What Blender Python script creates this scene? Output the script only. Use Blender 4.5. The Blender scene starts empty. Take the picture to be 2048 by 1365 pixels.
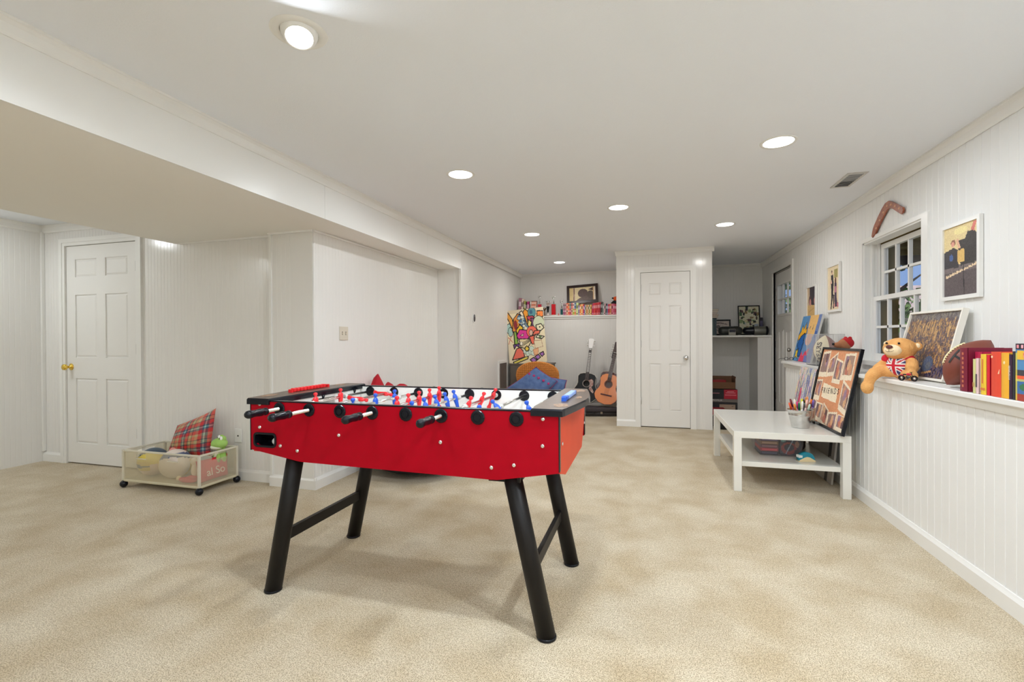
import bpy, bmesh, math, random
import numpy as np
from mathutils import Vector, Matrix, Euler
from mathutils.geometry import tessellate_polygon
PI = math.pi
R = math.radians
random.seed(7)
scn = bpy.context.scene
col = scn.collection

# ------------------------------------------------------------ camera
cd = bpy.data.cameras.new('camera')
cam = bpy.data.objects.new('camera', cd)
col.objects.link(cam)
cd.sensor_width = 36.0
cd.lens = 946.0 / 2048 * 36.0
cd.clip_start = 0.02
yaw, pitch, roll = R(-16.07), R(-.287), R(.295)
fw = Vector((math.sin(yaw) * math.cos(pitch), math.cos(yaw) * math.cos(pitch), math.sin(pitch)))
rt = Vector((math.cos(yaw), -math.sin(yaw), 0))
dn = fw.cross(rt)
r2 = rt * math.cos(roll) + dn * math.sin(roll)
d2 = -rt * math.sin(roll) + dn * math.cos(roll)
m = Matrix(((r2.x, -d2.x, -fw.x, 0), (r2.y, -d2.y, -fw.y, 0), (r2.z, -d2.z, -fw.z, 1.18), (0, 0, 0, 1)))
cam.matrix_world = m
scn.camera = cam

# ------------------------------------------------------------ view
scn.view_settings.view_transform = 'Standard'
scn.view_settings.look = 'None'
scn.view_settings.gamma = 1
scn.view_settings.use_curve_mapping = False
scn.view_settings.exposure = 0.02
scn.cycles.max_bounces = 12
scn.cycles.diffuse_bounces = 8
scn.cycles.sample_clamp_indirect = 8

# ------------------------------------------------------------ world and sun
wd = bpy.data.worlds.new('world')
scn.world = wd
wd.use_nodes = True
bg = wd.node_tree.nodes['Background']
bg.inputs[0].default_value = (.36, .56, 1, 1)
bg.inputs[1].default_value = .72
sl = bpy.data.lights.new('sun', 'SUN')
sl.energy = 4.5
sl.angle = R(1)
so = bpy.data.objects.new('sun', sl)
so.rotation_euler = (R(38), 0, R(-75))
col.objects.link(so)

LAMP_W = 11.5
LAMPS = [(-1.267, 3.109), (-1.239, 5.125), (-1.295, 7.133), (.747, 3.142), (.759, 5.265), (-.249, 4.299), (-.289, 1.5),
         (.75, 1.0), (-.27, -1.1), (-1.27, -.6), (.75, -1.1)]
GIMBAL = (-1.262, 1.5)
LEFT_LAMPS = [(-5.38, 2.25), (-5.48, .58), (-4.6, -1.1)]

# ------------------------------------------------------------ materials
def srgb(r, g, b):
    f = lambda c: (c / 255 / 12.92) if c / 255 <= .04045 else ((c / 255 + .055) / 1.055) ** 2.4
    return (f(r), f(g), f(b))
MC = {}
def mat(name, c, rough=.5, metal=0, spec=.5, bump=None, noise=None, coat=0, emit=None, sss=0):
    """c linear rgb. bump=(scale,strength,dist). noise=(scale,amount,color2)"""
    if name in MC: return MC[name]
    mt = bpy.data.materials.new(name); mt.use_nodes = True
    nt = mt.node_tree; b = nt.nodes['Principled BSDF']
    b.inputs['Base Color'].default_value = (*c, 1)
    b.inputs['Roughness'].default_value = rough
    b.inputs['Metallic'].default_value = metal
    b.inputs['Specular IOR Level'].default_value = spec
    b.inputs['Coat Weight'].default_value = coat
    if coat: b.inputs['Coat Roughness'].default_value = .08
    tc = nt.nodes.new('ShaderNodeTexCoord')
    if noise:
        n = nt.nodes.new('ShaderNodeTexNoise'); n.inputs['Scale'].default_value = noise[0]; n.inputs['Detail'].default_value = 4
        nt.links.new(tc.outputs['Object'], n.inputs['Vector'])
        mr = nt.nodes.new('ShaderNodeMapRange'); mr.inputs[1].default_value = .35; mr.inputs[2].default_value = .65
        mr.inputs[4].default_value = noise[1]
        nt.links.new(n.outputs['Fac'], mr.inputs[0])
        mx = nt.nodes.new('ShaderNodeMix'); mx.data_type = 'RGBA'
        mx.inputs[6].default_value = (*c, 1); mx.inputs[7].default_value = (*noise[2], 1)
        nt.links.new(mr.outputs[0], mx.inputs[0]); nt.links.new(mx.outputs[2], b.inputs['Base Color'])
    if bump:
        n = nt.nodes.new('ShaderNodeTexNoise'); n.inputs['Scale'].default_value = bump[0]; n.inputs['Detail'].default_value = 3
        nt.links.new(tc.outputs['Object'], n.inputs['Vector'])
        bp = nt.nodes.new('ShaderNodeBump'); bp.inputs['Strength'].default_value = bump[1]; bp.inputs['Distance'].default_value = bump[2]
        nt.links.new(n.outputs['Fac'], bp.inputs['Height']); nt.links.new(bp.outputs[0], b.inputs['Normal'])
    if emit:
        b.inputs['Emission Color'].default_value = (*c, 1); b.inputs['Emission Strength'].default_value = emit
    MC[name] = mt
    return mt
def cmat(r, g, b, rough=.5, metal=0):
    return mat('paint_%d_%d_%d_%d' % (r, g, b, rough * 100), srgb(r, g, b), rough, metal)

WALL = mat('panel_paint', (.80, .79, .765), .34, spec=.42, bump=(3, .03, .01))
WALLG = mat('glossy_panel_paint', (.80, .79, .765), .16, spec=.42, bump=(3, .03, .01))
WALLR = mat('right_panel_paint', (.81, .81, .795), .55, spec=.3, bump=(3, .03, .01))
TRIM = mat('trim_paint', (.83, .825, .80), .3)
CEIL = mat('ceiling_paint', (.84, .87, .92), .9, spec=.1, bump=(160, .25, .002))
DOORW = mat('door_paint', (.81, .80, .775), .32)
GAP = mat('shadow_gap', (.05, .045, .04), .9)
BLACKP = mat('black_plastic', (.006, .007, .011), .2, spec=.32)
BLACKM = mat('black_metal', (.007, .0055, .005), .45, spec=.28, bump=(300, .1, .001))
RED = mat('red_laminate', srgb(168, 0, 26), .5, spec=.12, noise=(14, .35, srgb(150, 0, 18)))
RED_REFLECT = mat('red_laminate_reflection', srgb(216, 76, 44), .5, spec=.3, noise=(10, .3, srgb(200, 64, 38)))  # red laminate on the end panels, warm glancing reflection put into its colour
WHITEP = mat('white_plastic', (.8, .8, .78), .35)
WHITEL = mat('white_lacquer', (.80, .79, .74), .22, coat=.3)
CHROME = mat('chrome', (.75, .74, .73), .18, 1)
STEEL = mat('steel', (.5, .49, .48), .35, 1)
BRASS = mat('brass', (.85, .6, .12), .15, 1)
GALV = mat('galvanised', (.62, .62, .6), .25, 1, noise=(30, .5, (.48, .48, .47)))

def carpet_mat():
    mt = bpy.data.materials.new('carpet'); mt.use_nodes = True
    nt = mt.node_tree; b = nt.nodes['Principled BSDF']; L = nt.links
    b.inputs['Roughness'].default_value = 1; b.inputs['Specular IOR Level'].default_value = .05
    b.inputs['Sheen Weight'].default_value = .2
    tc = nt.nodes.new('ShaderNodeTexCoord')
    def noise(s, d, dist=0):
        n = nt.nodes.new('ShaderNodeTexNoise'); n.inputs['Scale'].default_value = s; n.inputs['Detail'].default_value = d
        n.inputs['Distortion'].default_value = dist
        L.new(tc.outputs['Object'], n.inputs['Vector']); return n
    def ramp(n, a, c0, c1, b_):
        r = nt.nodes.new('ShaderNodeValToRGB'); r.color_ramp.elements[0].position = a; r.color_ramp.elements[1].position = b_
        r.color_ramp.elements[0].color = (*c0, 1); r.color_ramp.elements[1].color = (*c1, 1); L.new(n.outputs['Fac'], r.inputs[0]); return r
    big = ramp(noise(3.4, 7, .25), .34, (.525, .43, .285), (.655, .58, .44), .64)
    fine = ramp(noise(230, 2), .38, (.42, .38, .33), (1.12, 1.12, 1.12), .56)
    mid = ramp(noise(75, 3), .3, (.84, .82, .79), (1.06, 1.06, 1.06), .66)
    m1 = nt.nodes.new('ShaderNodeMix'); m1.data_type = 'RGBA'; m1.blend_type = 'MULTIPLY'; m1.inputs[0].default_value = .8
    L.new(big.outputs[0], m1.inputs[6]); L.new(fine.outputs[0], m1.inputs[7])
    m2 = nt.nodes.new('ShaderNodeMix'); m2.data_type = 'RGBA'; m2.blend_type = 'MULTIPLY'; m2.inputs[0].default_value = 1
    L.new(m1.outputs[2], m2.inputs[6]); L.new(mid.outputs[0], m2.inputs[7])
    L.new(m2.outputs[2], b.inputs['Base Color'])
    bp = nt.nodes.new('ShaderNodeBump'); bp.inputs['Strength'].default_value = .7; bp.inputs['Distance'].default_value = .006
    L.new(noise(150, 3).outputs['Fac'], bp.inputs['Height']); L.new(bp.outputs[0], b.inputs['Normal'])
    return mt
CARPET = carpet_mat()

def glass_mat(name, alpha, tint=(1, 1, 1), rough=.05, diff=None):
    mt = bpy.data.materials.new(name); mt.use_nodes = True
    nt = mt.node_tree; nt.nodes.clear(); L = nt.links
    o = nt.nodes.new('ShaderNodeOutputMaterial'); t = nt.nodes.new('ShaderNodeBsdfTransparent'); t.inputs[0].default_value = (*tint, 1)
    if diff:
        g = nt.nodes.new('ShaderNodeBsdfPrincipled'); g.inputs['Base Color'].default_value = (*diff, 1); g.inputs['Roughness'].default_value = rough
        g.inputs['Transmission Weight'].default_value = 0
    else:
        g = nt.nodes.new('ShaderNodeBsdfGlossy'); g.inputs['Roughness'].default_value = rough
    mx = nt.nodes.new('ShaderNodeMixShader'); mx.inputs[0].default_value = alpha
    L.new(t.outputs[0], mx.inputs[1]); L.new(g.outputs[0], mx.inputs[2]); L.new(mx.outputs[0], o.inputs[0])
    return mt
PANE = glass_mat('window_glass', .05)
ACRYL = glass_mat('clear_acrylic', .12, (.97, .97, .97), .1, (.8, .8, .8))
FROST = glass_mat('frosted_plastic', .24, (.98, .96, .9), .35, (.74, .70, .58))
BIN = glass_mat('clear_bin', .22, (.9, .9, .92), .15, (.5, .48, .5))

def print_mat(rough=.45):
    mt = bpy.data.materials.new('printed_picture'); mt.use_nodes = True
    nt = mt.node_tree; b = nt.nodes['Principled BSDF']; b.inputs['Roughness'].default_value = rough
    a = nt.nodes.new('ShaderNodeAttribute'); a.attribute_name = 'Col'; nt.links.new(a.outputs['Color'], b.inputs['Base Color'])
    return mt
PRINT = print_mat()

# ------------------------------------------------------------ mesh builder
class MB:
    def __init__(s):
        s.v = []; s.f = []; s.mi = []; s.sm = []
        s.M = Matrix.Identity(4)
    def add(s, vs, fs, mi=0, sm=False):
        o = len(s.v); s.v += [tuple(s.M @ Vector(p)) for p in vs]
        for f in fs: s.f.append([i + o for i in f]); s.mi.append(mi); s.sm.append(sm)
        return s
    def box(s, x0, x1, y0, y1, z0, z1, mi=0):
        vs = [(x, y, z) for x in (x0, x1) for y in (y0, y1) for z in (z0, z1)]
        return s.add(vs, [(0, 1, 3, 2), (4, 6, 7, 5), (0, 4, 5, 1), (2, 3, 7, 6), (0, 2, 6, 4), (1, 5, 7, 3)], mi)
    def cbox(s, x0, x1, y0, y1, z0, z1, c=.003, mi=0):
        """box chamfered along its edges"""
        X, Y, Z = (x0, x1), (y0, y1), (z0, z1); vs = []; idx = {}
        for i in (0, 1):
            for j in (0, 1):
                for k in (0, 1):
                    sx, sy, sz = (1, -1)[i] * c, (1, -1)[j] * c, (1, -1)[k] * c
                    for a, p in enumerate(((X[i], Y[j] + sy, Z[k] + sz), (X[i] + sx, Y[j], Z[k] + sz), (X[i] + sx, Y[j] + sy, Z[k]))):
                        idx[i, j, k, a] = len(vs); vs.append(p)
        F = []
        for i in (0, 1): F.append([idx[i, j, k, 0] for j, k in ((0, 0), (1, 0), (1, 1), (0, 1))])
        for j in (0, 1): F.append([idx[i, j, k, 1] for i, k in ((0, 0), (1, 0), (1, 1), (0, 1))])
        for k in (0, 1): F.append([idx[i, j, k, 2] for i, j in ((0, 0), (1, 0), (1, 1), (0, 1))])
        for i in (0, 1):
            for j in (0, 1): F.append([idx[i, j, 0, 0], idx[i, j, 1, 0], idx[i, j, 1, 1], idx[i, j, 0, 1]])
            for k in (0, 1): F.append([idx[i, 0, k, 0], idx[i, 1, k, 0], idx[i, 1, k, 2], idx[i, 0, k, 2]])
        for j in (0, 1):
            for k in (0, 1): F.append([idx[0, j, k, 1], idx[1, j, k, 1], idx[1, j, k, 2], idx[0, j, k, 2]])
        for i in (0, 1):
            for j in (0, 1):
                for k in (0, 1): F.append([idx[i, j, k, 0], idx[i, j, k, 1], idx[i, j, k, 2]])
        return s.add(vs, F, mi)
    def lathe(s, prof, n=24, mi=0, sm=True, caps=True):
        vs = [(r * math.cos(2 * PI * i / n), r * math.sin(2 * PI * i / n), z) for r, z in prof for i in range(n)]
        fs = [(k * n + i, k * n + (i + 1) % n, (k + 1) * n + (i + 1) % n, (k + 1) * n + i) for k in range(len(prof) - 1) for i in range(n)]
        s.add(vs, fs, mi, sm)
        if caps:
            for k in (0, len(prof) - 1):
                r, z = prof[k]
                if r > 1e-5: s.add([(r * math.cos(2 * PI * i / n), r * math.sin(2 * PI * i / n), z) for i in range(n)], [list(range(n))], mi)
        return s
    def tube(s, pts, r, n=8, mi=0, caps=True):
        pts = [Vector(p) for p in pts]; rr = r if isinstance(r, (list, tuple)) else [r] * len(pts)
        vs = []; up = None
        for i, p in enumerate(pts):
            d = (pts[min(i + 1, len(pts) - 1)] - pts[max(i - 1, 0)]).normalized()
            if up is None:
                up = Vector((0, 0, 1)) if abs(d.z) < .9 else Vector((1, 0, 0))
            a = d.cross(up).normalized(); b = a.cross(d).normalized(); up = b
            for k in range(n):
                t = 2 * PI * k / n; vs.append(p + a * math.cos(t) * rr[i] + b * math.sin(t) * rr[i])
        fs = [(k * n + i, k * n + (i + 1) % n, (k + 1) * n + (i + 1) % n, (k + 1) * n + i) for k in range(len(pts) - 1) for i in range(n)]
        if caps: fs += [list(range(n)), list(range((len(pts) - 1) * n, len(pts) * n))]
        return s.add(vs, fs, mi, True)
    def ell(s, c, r, n=16, mm=10, mi=0, rot=None):
        rx, ry, rz = (r, r, r) if not isinstance(r, (list, tuple)) else r
        Rm = rot.to_matrix() if rot else Matrix.Identity(3); c = Vector(c); vs = []
        for k in range(1, mm):
            t = PI * k / mm
            for i in range(n):
                a = 2 * PI * i / n; vs.append(c + Rm @ Vector((rx * math.sin(t) * math.cos(a), ry * math.sin(t) * math.sin(a), rz * math.cos(t))))
        vs.append(c + Rm @ Vector((0, 0, rz))); vs.append(c + Rm @ Vector((0, 0, -rz)))
        T, B = len(vs) - 2, len(vs) - 1
        fs = [(k * n + i, (k + 1) * n + i, (k + 1) * n + (i + 1) % n, k * n + (i + 1) % n) for k in range(mm - 2) for i in range(n)]
        fs += [(T, i, (i + 1) % n) for i in range(n)] + [(B, (mm - 2) * n + (i + 1) % n, (mm - 2) * n + i) for i in range(n)]
        return s.add(vs, fs, mi, True)
    def loft(s, secs, n=16, e=2.4, mi=0):
        """secs: (z, hx, hy, cx, cy)"""
        vs = []
        for z, hx, hy, cx, cy in secs:
            for i in range(n):
                a = 2 * PI * i / n; c_, s_ = math.cos(a), math.sin(a)
                vs.append((cx + hx * math.copysign(abs(c_) ** (2 / e), c_), cy + hy * math.copysign(abs(s_) ** (2 / e), s_), z))
        fs = [(k * n + i, k * n + (i + 1) % n, (k + 1) * n + (i + 1) % n, (k + 1) * n + i) for k in range(len(secs) - 1) for i in range(n)]
        fs += [list(range(n)), list(range((len(secs) - 1) * n, len(secs) * n))]
        return s.add(vs, fs, mi, True)
    def prism(s, poly, a, b, axis='z', mi=0, sm=False):
        """2D polygon extruded from a to b; axis z:(x,y), y:(x,z), x:(y,z)"""
        def P(p, t): return {'z': (p[0], p[1], t), 'y': (p[0], t, p[1]), 'x': (t, p[0], p[1])}[axis]
        n = len(poly); vs = [P(p, a) for p in poly] + [P(p, b) for p in poly]
        return s.add(vs, [list(range(n)), list(range(n, 2 * n))], mi).add(vs, [(i, (i + 1) % n, n + (i + 1) % n, n + i) for i in range(n)], mi, sm)
    def plate(s, loops, a, b, axis='y', mi=0):
        """extruded polygon with holes"""
        def P(p, t): return {'z': (p[0], p[1], t), 'y': (p[0], t, p[1]), 'x': (t, p[0], p[1])}[axis]
        tri = tessellate_polygon([[Vector((p[0], p[1], 0)) for p in l] for l in loops])
        flat = [p for l in loops for p in l]; n = len(flat)
        s.add([P(p, a) for p in flat] + [P(p, b) for p in flat], [list(t) for t in tri] + [[i + n for i in t] for t in tri], mi)
        for l in loops:
            k = len(l); s.add([P(p, a) for p in l] + [P(p, b) for p in l], [(i, (i + 1) % k, k + (i + 1) % k, k + i) for i in range(k)], mi)
        return s
    def build(s, name, mats, parent=None, loc=None):
        me = bpy.data.meshes.new(name); me.from_pydata(s.v, [], s.f)
        if not isinstance(mats, (list, tuple)): mats = [mats]
        for x in mats: me.materials.append(x)
        me.polygons.foreach_set('material_index', s.mi); me.polygons.foreach_set('use_smooth', s.sm)
        bm = bmesh.new(); bm.from_mesh(me); bmesh.ops.remove_doubles(bm, verts=bm.verts, dist=1e-6)
        bmesh.ops.recalc_face_normals(bm, faces=bm.faces); bm.to_mesh(me); bm.free()
        o = bpy.data.objects.new(name, me); col.objects.link(o)
        if parent: o.parent = parent
        if loc: o.location = loc
        return o
def at(x=0, y=0, z=0, rx=0, ry=0, rz=0, s=1):
    return Matrix.Translation((x, y, z)) @ Euler((R(rx), R(ry), R(rz))).to_matrix().to_4x4() @ Matrix.Scale(s, 4)
def tag(o, label, cat, group=None, kind=None):
    o['label'] = label; o['category'] = cat
    if group: o['group'] = group
    if kind: o['kind'] = kind
    return o
def thing(name, label, cat, loc=(0, 0, 0), rz=0, group=None, rx=0, ry=0):
    o = bpy.data.objects.new(name, None); col.objects.link(o); o.location = loc; o.rotation_euler = (R(rx), R(ry), R(rz))
    o.empty_display_size = .05
    return tag(o, label, cat, group)
def struct(o): o['kind'] = 'structure'; return o
def dup(root, loc, rz=None, label=None):
    r = root.copy(); col.objects.link(r); r.location = loc
    if rz is not None: r.rotation_euler = (0, 0, R(rz))
    if label: r['label'] = label
    for ch in list(root.children):
        c = ch.copy(); col.objects.link(c); c.parent = r
        for g in list(ch.children):
            d = g.copy(); col.objects.link(d); d.parent = c
    return r
def soften(o, voxel=.006, it=4):
    r = o.modifiers.new('remesh', 'REMESH'); r.mode = 'VOXEL'; r.voxel_size = voxel; r.use_smooth_shade = True
    q = o.modifiers.new('smooth', 'SMOOTH'); q.iterations = it; q.factor = .5
    return o
def text(name, body, size, mtx, material, parent=None, ext=.0006, align='CENTER', spacing=1, bold=0):
    cu = bpy.data.curves.new(name, 'FONT'); cu.body = body; cu.size = size; cu.extrude = ext; cu.align_x = align; cu.align_y = 'CENTER'
    cu.space_character = spacing; cu.offset = bold
    t = bpy.data.objects.new(name, cu); col.objects.link(t)
    dg = bpy.context.evaluated_depsgraph_get(); me = bpy.data.meshes.new_from_object(t.evaluated_get(dg))
    bpy.data.objects.remove(t); me.transform(mtx); me.materials.clear(); me.materials.append(material); me.name = name
    o = bpy.data.objects.new(name, me); col.objects.link(o)
    if parent: o.parent = parent
    return o
FRONT = Matrix.Rotation(PI / 2, 4, 'X')       # text lying in XY -> standing in XZ, facing -Y

# ------------------------------------------------------------ picture painter (prints and paintings as coloured mesh cells)
class Img:
    def __init__(s, nx, ny, c=(255, 255, 255)):
        s.nx, s.ny = nx, ny; s.a = np.zeros((ny, nx, 3)); s.a[:] = c
        s.X, s.Y = np.meshgrid((np.arange(nx) + .5) / nx, 1 - (np.arange(ny) + .5) / ny)   # y up
    def put(s, mask, c, al=1.): s.a[mask] = s.a[mask] * (1 - al) + np.array(c) * al; return s
    def rect(s, x0, y0, x1, y1, c, al=1.): return s.put((s.X > x0) & (s.X < x1) & (s.Y > y0) & (s.Y < y1), c, al)
    def inside(s, P):
        r = np.zeros(s.X.shape, bool); n = len(P)
        for i in range(n):
            (x0, y0), (x1, y1) = P[i], P[(i + 1) % n]
            if y0 == y1: continue
            cnd = ((y0 > s.Y) != (y1 > s.Y)) & (s.X < (x1 - x0) * (s.Y - y0) / (y1 - y0) + x0); r ^= cnd
        return r
    def poly(s, P, c, out=None, w=.012):
        s.put(s.inside(P), c)
        if out is not None:
            for i in range(len(P)): s.line(P[i], P[(i + 1) % len(P)], out, w)
        return s
    def ell(s, cx, cy, rx, ry, c, out=None, w=.012):
        q = ((s.X - cx) / rx) ** 2 + ((s.Y - cy) / ry) ** 2
        if out is not None: s.put(((s.X - cx) / (rx + w)) ** 2 + ((s.Y - cy) / (ry + w)) ** 2 < 1, out)
        return s.put(q < 1, c)
    def line(s, a, b, c, w=.01):
        ax, ay = a; dx, dy = b[0] - ax, b[1] - ay; L = dx * dx + dy * dy + 1e-12
        t = np.clip(((s.X - ax) * dx + (s.Y - ay) * dy) / L, 0, 1)
        asp = s.ny / s.nx
        d = np.hypot(s.X - ax - t * dx, (s.Y - ay - t * dy) * asp); return s.put(d < w, c)
    def speck(s, rng, amt):
        s.a = np.clip(s.a + rng.normal(0, amt, s.a.shape[:2])[:, :, None], 0, 255); return s
    def mesh(s, name, w, h, mtx=None, parent=None, material=None):
        """cells in the XZ plane, x -w/2..w/2, z 0..h, facing -Y"""
        nx, ny = s.nx, s.ny
        xs = np.linspace(-w / 2, w / 2, nx + 1); zs = np.linspace(h, 0, ny + 1)
        V = np.array([(x, 0, z) for z in zs for x in xs])
        me = bpy.data.meshes.new(name)
        F = [(j * (nx + 1) + i, (j + 1) * (nx + 1) + i, (j + 1) * (nx + 1) + i + 1, j * (nx + 1) + i + 1) for j in range(ny) for i in range(nx)]
        me.from_pydata(V.tolist(), [], F)
        at_ = me.color_attributes.new('Col', 'FLOAT_COLOR', 'CORNER')
        lin = np.where(s.a / 255 <= .04045, s.a / 255 / 12.92, ((s.a / 255 + .055) / 1.055) ** 2.4).reshape(-1, 3)
        buf = np.ones((nx * ny, 4, 4)); buf[:, :, :3] = lin[:, None, :]
        at_.data.foreach_set('color', buf.ravel())
        if mtx: me.transform(mtx)
        me.materials.append(material or PRINT)
        o = bpy.data.objects.new(name, me); col.objects.link(o)
        if parent: o.parent = parent
        return o
rng = np.random.default_rng(3)

def frame_bars(mb, w, h, fw, d, mi=0):
    """picture frame bars in XZ, x centred, z from 0, y from -d to 0"""
    mb.prism([(-w / 2, 0), (w / 2, 0), (w / 2 - fw, fw), (-w / 2 + fw, fw)], -d, 0, 'y', mi)
    mb.prism([(-w / 2, h), (w / 2, h), (w / 2 - fw, h - fw), (-w / 2 + fw, h - fw)], -d, 0, 'y', mi)
    mb.prism([(-w / 2, 0), (-w / 2 + fw, fw), (-w / 2 + fw, h - fw), (-w / 2, h)], -d, 0, 'y', mi)
    mb.prism([(w / 2, 0), (w / 2 - fw, fw), (w / 2 - fw, h - fw), (w / 2, h)], -d, 0, 'y', mi)
    return mb
def framed(root, w, h, fw, d, fm, img, inset=None, backm=None):
    frame_bars(MB(), w, h, fw, d).build('frame', fm, root)
    MB().box(-w / 2 + .002, w / 2 - .002, -d * .45, -.001, .002, h - .002).build('backing', backm or cmat(230, 226, 215, .7), root)
    ins = inset if inset is not None else fw * .95
    img.mesh('print', w - 2 * ins, h - 2 * ins, Matrix.Translation((0, -d * .5, ins)), root)
    return root

# ============================================================ THE ROOM
XR, XL, YB = 1.72, -2.22, 8.3
CZ = 2.34
def bead(mb, p0, p1, z0, z1, pitch=.04, g=.005, dep=.0013, mi=0):
    """beaded panelling sheet from p0 to p1 (plan), facing left of the direction p0->p1 turned to the room"""
    p0, p1 = Vector((*p0, 0)), Vector((*p1, 0)); d = p1 - p0; L = d.length; d.normalize(); n = Vector((d.y, -d.x, 0))
    ts = [(0, 0)]; k = pitch * .5
    while k < L - g:
        ts += [(k - g / 2, 0), (k - g * .2, -dep), (k + g * .2, -dep), (k + g / 2, 0)]; k += pitch
    ts.append((L, 0)); vs = []
    for t, o in ts:
        q = p0 + d * t + n * (o + .0045); vs += [(q.x, q.y, z0), (q.x, q.y, z1)]
    mb.add(vs, [(2 * i, 2 * i + 2, 2 * i + 3, 2 * i + 1) for i in range(len(ts) - 1)], mi)
    return mb
# floor and ceilings
b = MB(); b.box(-5.9, 1.9, -2.8, 8.6, -.1, 0); o = b.build('floor', CARPET); struct(o); o['label'] = 'beige carpet'
b = MB(); b.box(XL - .5, XR + .2, -2.8, 8.6, CZ, CZ + .12); o = struct(b.build('ceiling', CEIL))
b = MB(); b.box(-5.9, -3.9, -2.8, 3.3, 2.312, 2.4); struct(b.build('ceiling', CEIL))
# soffit (dropped beam) with slightly sagging underside
SOF = mat('soffit_paint', (.88, .87, .84), .8, spec=.2)
b = MB(); b.prism([(-4.02, 2.034), (-2.222, 2.042), (-2.222, 2.38), (-4.02, 2.38)], -2.8, 3.2, 'y')
b.prism([(-2.6, 2.045), (-2.222, 2.047), (-2.222, 2.38), (-2.6, 2.38)], 3.12, 5.42, 'y')
o = struct(b.build('ceiling_soffit', SOF))
b = MB(); ys = [-2.8, -.55, .415, 2.87, 4.5, 5.41]
for y0, y1 in zip(ys, ys[1:]): b.box(-2.222, -2.206, y0 + .0012, y1 - .0012, 2.039, CZ)
struct(b.build('trim_soffit', TRIM))

# right wall, upper, with window and door openings
WY0, WY1, WZ0, WZ1 = 3.70, 4.585, .985, 1.95
DY0, DY1, DZ1 = 6.625, 7.55, 2.09
b = MB()
def rw(y0, y1, z0, z1):
    b.box(XR + .006, XR + .16, y0, y1, z0, z1, 0)
    bead(b, (XR + .006, y1), (XR + .006, y0), z0, z1, .066, .007, .002)
rw(-2.8, WY0, .9, CZ); rw(WY0, WY1, .9, WZ0); rw(WY0, WY1, WZ1, CZ); rw(WY1, DY0, .9, CZ)
rw(5.96, DY0, 0, .9); rw(DY0, DY1, DZ1, CZ); rw(DY1, 8.3, 0, CZ); b.box(XR + .01, XR + .16, -2.8, 5.96, -.05, .9)
struct(b.build('wall_right', WALLR))
# half wall under the ledge
b = MB(); b.box(1.486, XR, -2.8, 5.95, 0, .885); bead(b, (1.486, 5.95), (1.486, -2.8), 0, .885, .066, .008, .0028)
bead(b, (XR, 5.95), (1.482, 5.95), 0, .885, .066)
struct(b.build('wall_half_right', WALLR))
b = MB(); b.cbox(1.438, XR + .01, -2.8, 5.965, .888, .916, .004)
b.prism([(1.482, .845), (1.470, .845), (1.456, .886), (1.482, .888)], -2.8, 5.958, 'y')
struct(b.build('trim_ledge_right', TRIM))
# left main wall, recess wall, corner box
b = MB(); b.box(XL - .2, XL - .005, 5.41, 8.4, 0, CZ); bead(b, (XL - .005, 5.41), (XL - .005, 8.3), 0, CZ, .042)
b.box(-2.7, -2.525, 3.13, 5.6, 0, 2.08); bead(b, (-2.525, 3.135), (-2.525, 5.41), 0, 2.07, .042)
b.box(-2.53, -2.225, 5.415, 5.6, 0, 2.08); bead(b, (-2.52, 5.415), (-2.222, 5.415), 0, 2.07, .042)
struct(b.build('wall_left', WALL))
b = MB(); b.box(-2.93, -2.528, 3.14, 3.4, 0, 2.08); bead(b, (-2.93, 3.14), (-2.522, 3.14), 0, 2.08, .042, mi=0)
struct(b.build('wall_corner_left', WALL))
# wall with the left door
LX0, LX1, LZ = -5.40, -4.475, 2.092
b = MB()
for x0, x1, z0, z1 in ((-5.9, LX0, 0, 2.34), (LX1, -2.9, 0, 2.34), (LX0, LX1, LZ, 2.34)):
    b.box(x0, x1, 3.206, 3.4, z0, z1)
    bead(b, (x0, 3.206), (x1, 3.206), z0, z1, .0385, .005, .0014)
struct(b.build('wall_left_hall', WALLG))
b = MB(); b.box(-5.9, -5.726, -2.8, 3.3, 0, 2.4); bead(b, (-5.726, -2.8), (-5.726, 3.2), 0, 2.31, .04); struct(b.build('wall_far_left', WALL))
b = MB(); b.box(-5.9, 1.9, -2.8, -2.62, 0, CZ); struct(b.build('wall_front', WALL))
# alcoves at the back
b = MB(); b.box(XL - .1, -.4, YB + .006, 8.5, 0, CZ); bead(b, (XL - .05, YB + .005), (-.41, YB + .005), 1.5, CZ, .042); struct(b.build('wall_back_left', WALL))
b = MB(); b.box(XL, -.405, 8.006, YB + .01, 0, 1.542); bead(b, (XL, 8.006), (-.405, 8.006), 0, 1.54, .042); struct(b.build('wall_half_back', WALL))
b = MB(); b.cbox(XL, -.405, 7.968, YB, 1.542, 1.57, .004); b.box(XL, -.405, 7.985, 8.01, 1.515, 1.542); struct(b.build('trim_ledge_back', TRIM))
b = MB(); b.box(.77, 1.9, 8.206, 8.5, 0, CZ); bead(b, (.78, 8.206), (1.72, 8.206), 0, CZ, .042); struct(b.build('wall_back_right', WALL))
b = MB(); b.box(1.53, 1.72, 7.606, 8.21, 0, 1.185); bead(b, (1.53, 7.606), (1.715, 7.606), 0, 1.185, .042); struct(b.build('wall_half_alcove', WALL))
b = MB(); b.cbox(.785, 1.72, 7.575, 8.21, 1.185, 1.212, .004); struct(b.build('trim_ledge_alcove', TRIM))
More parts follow.
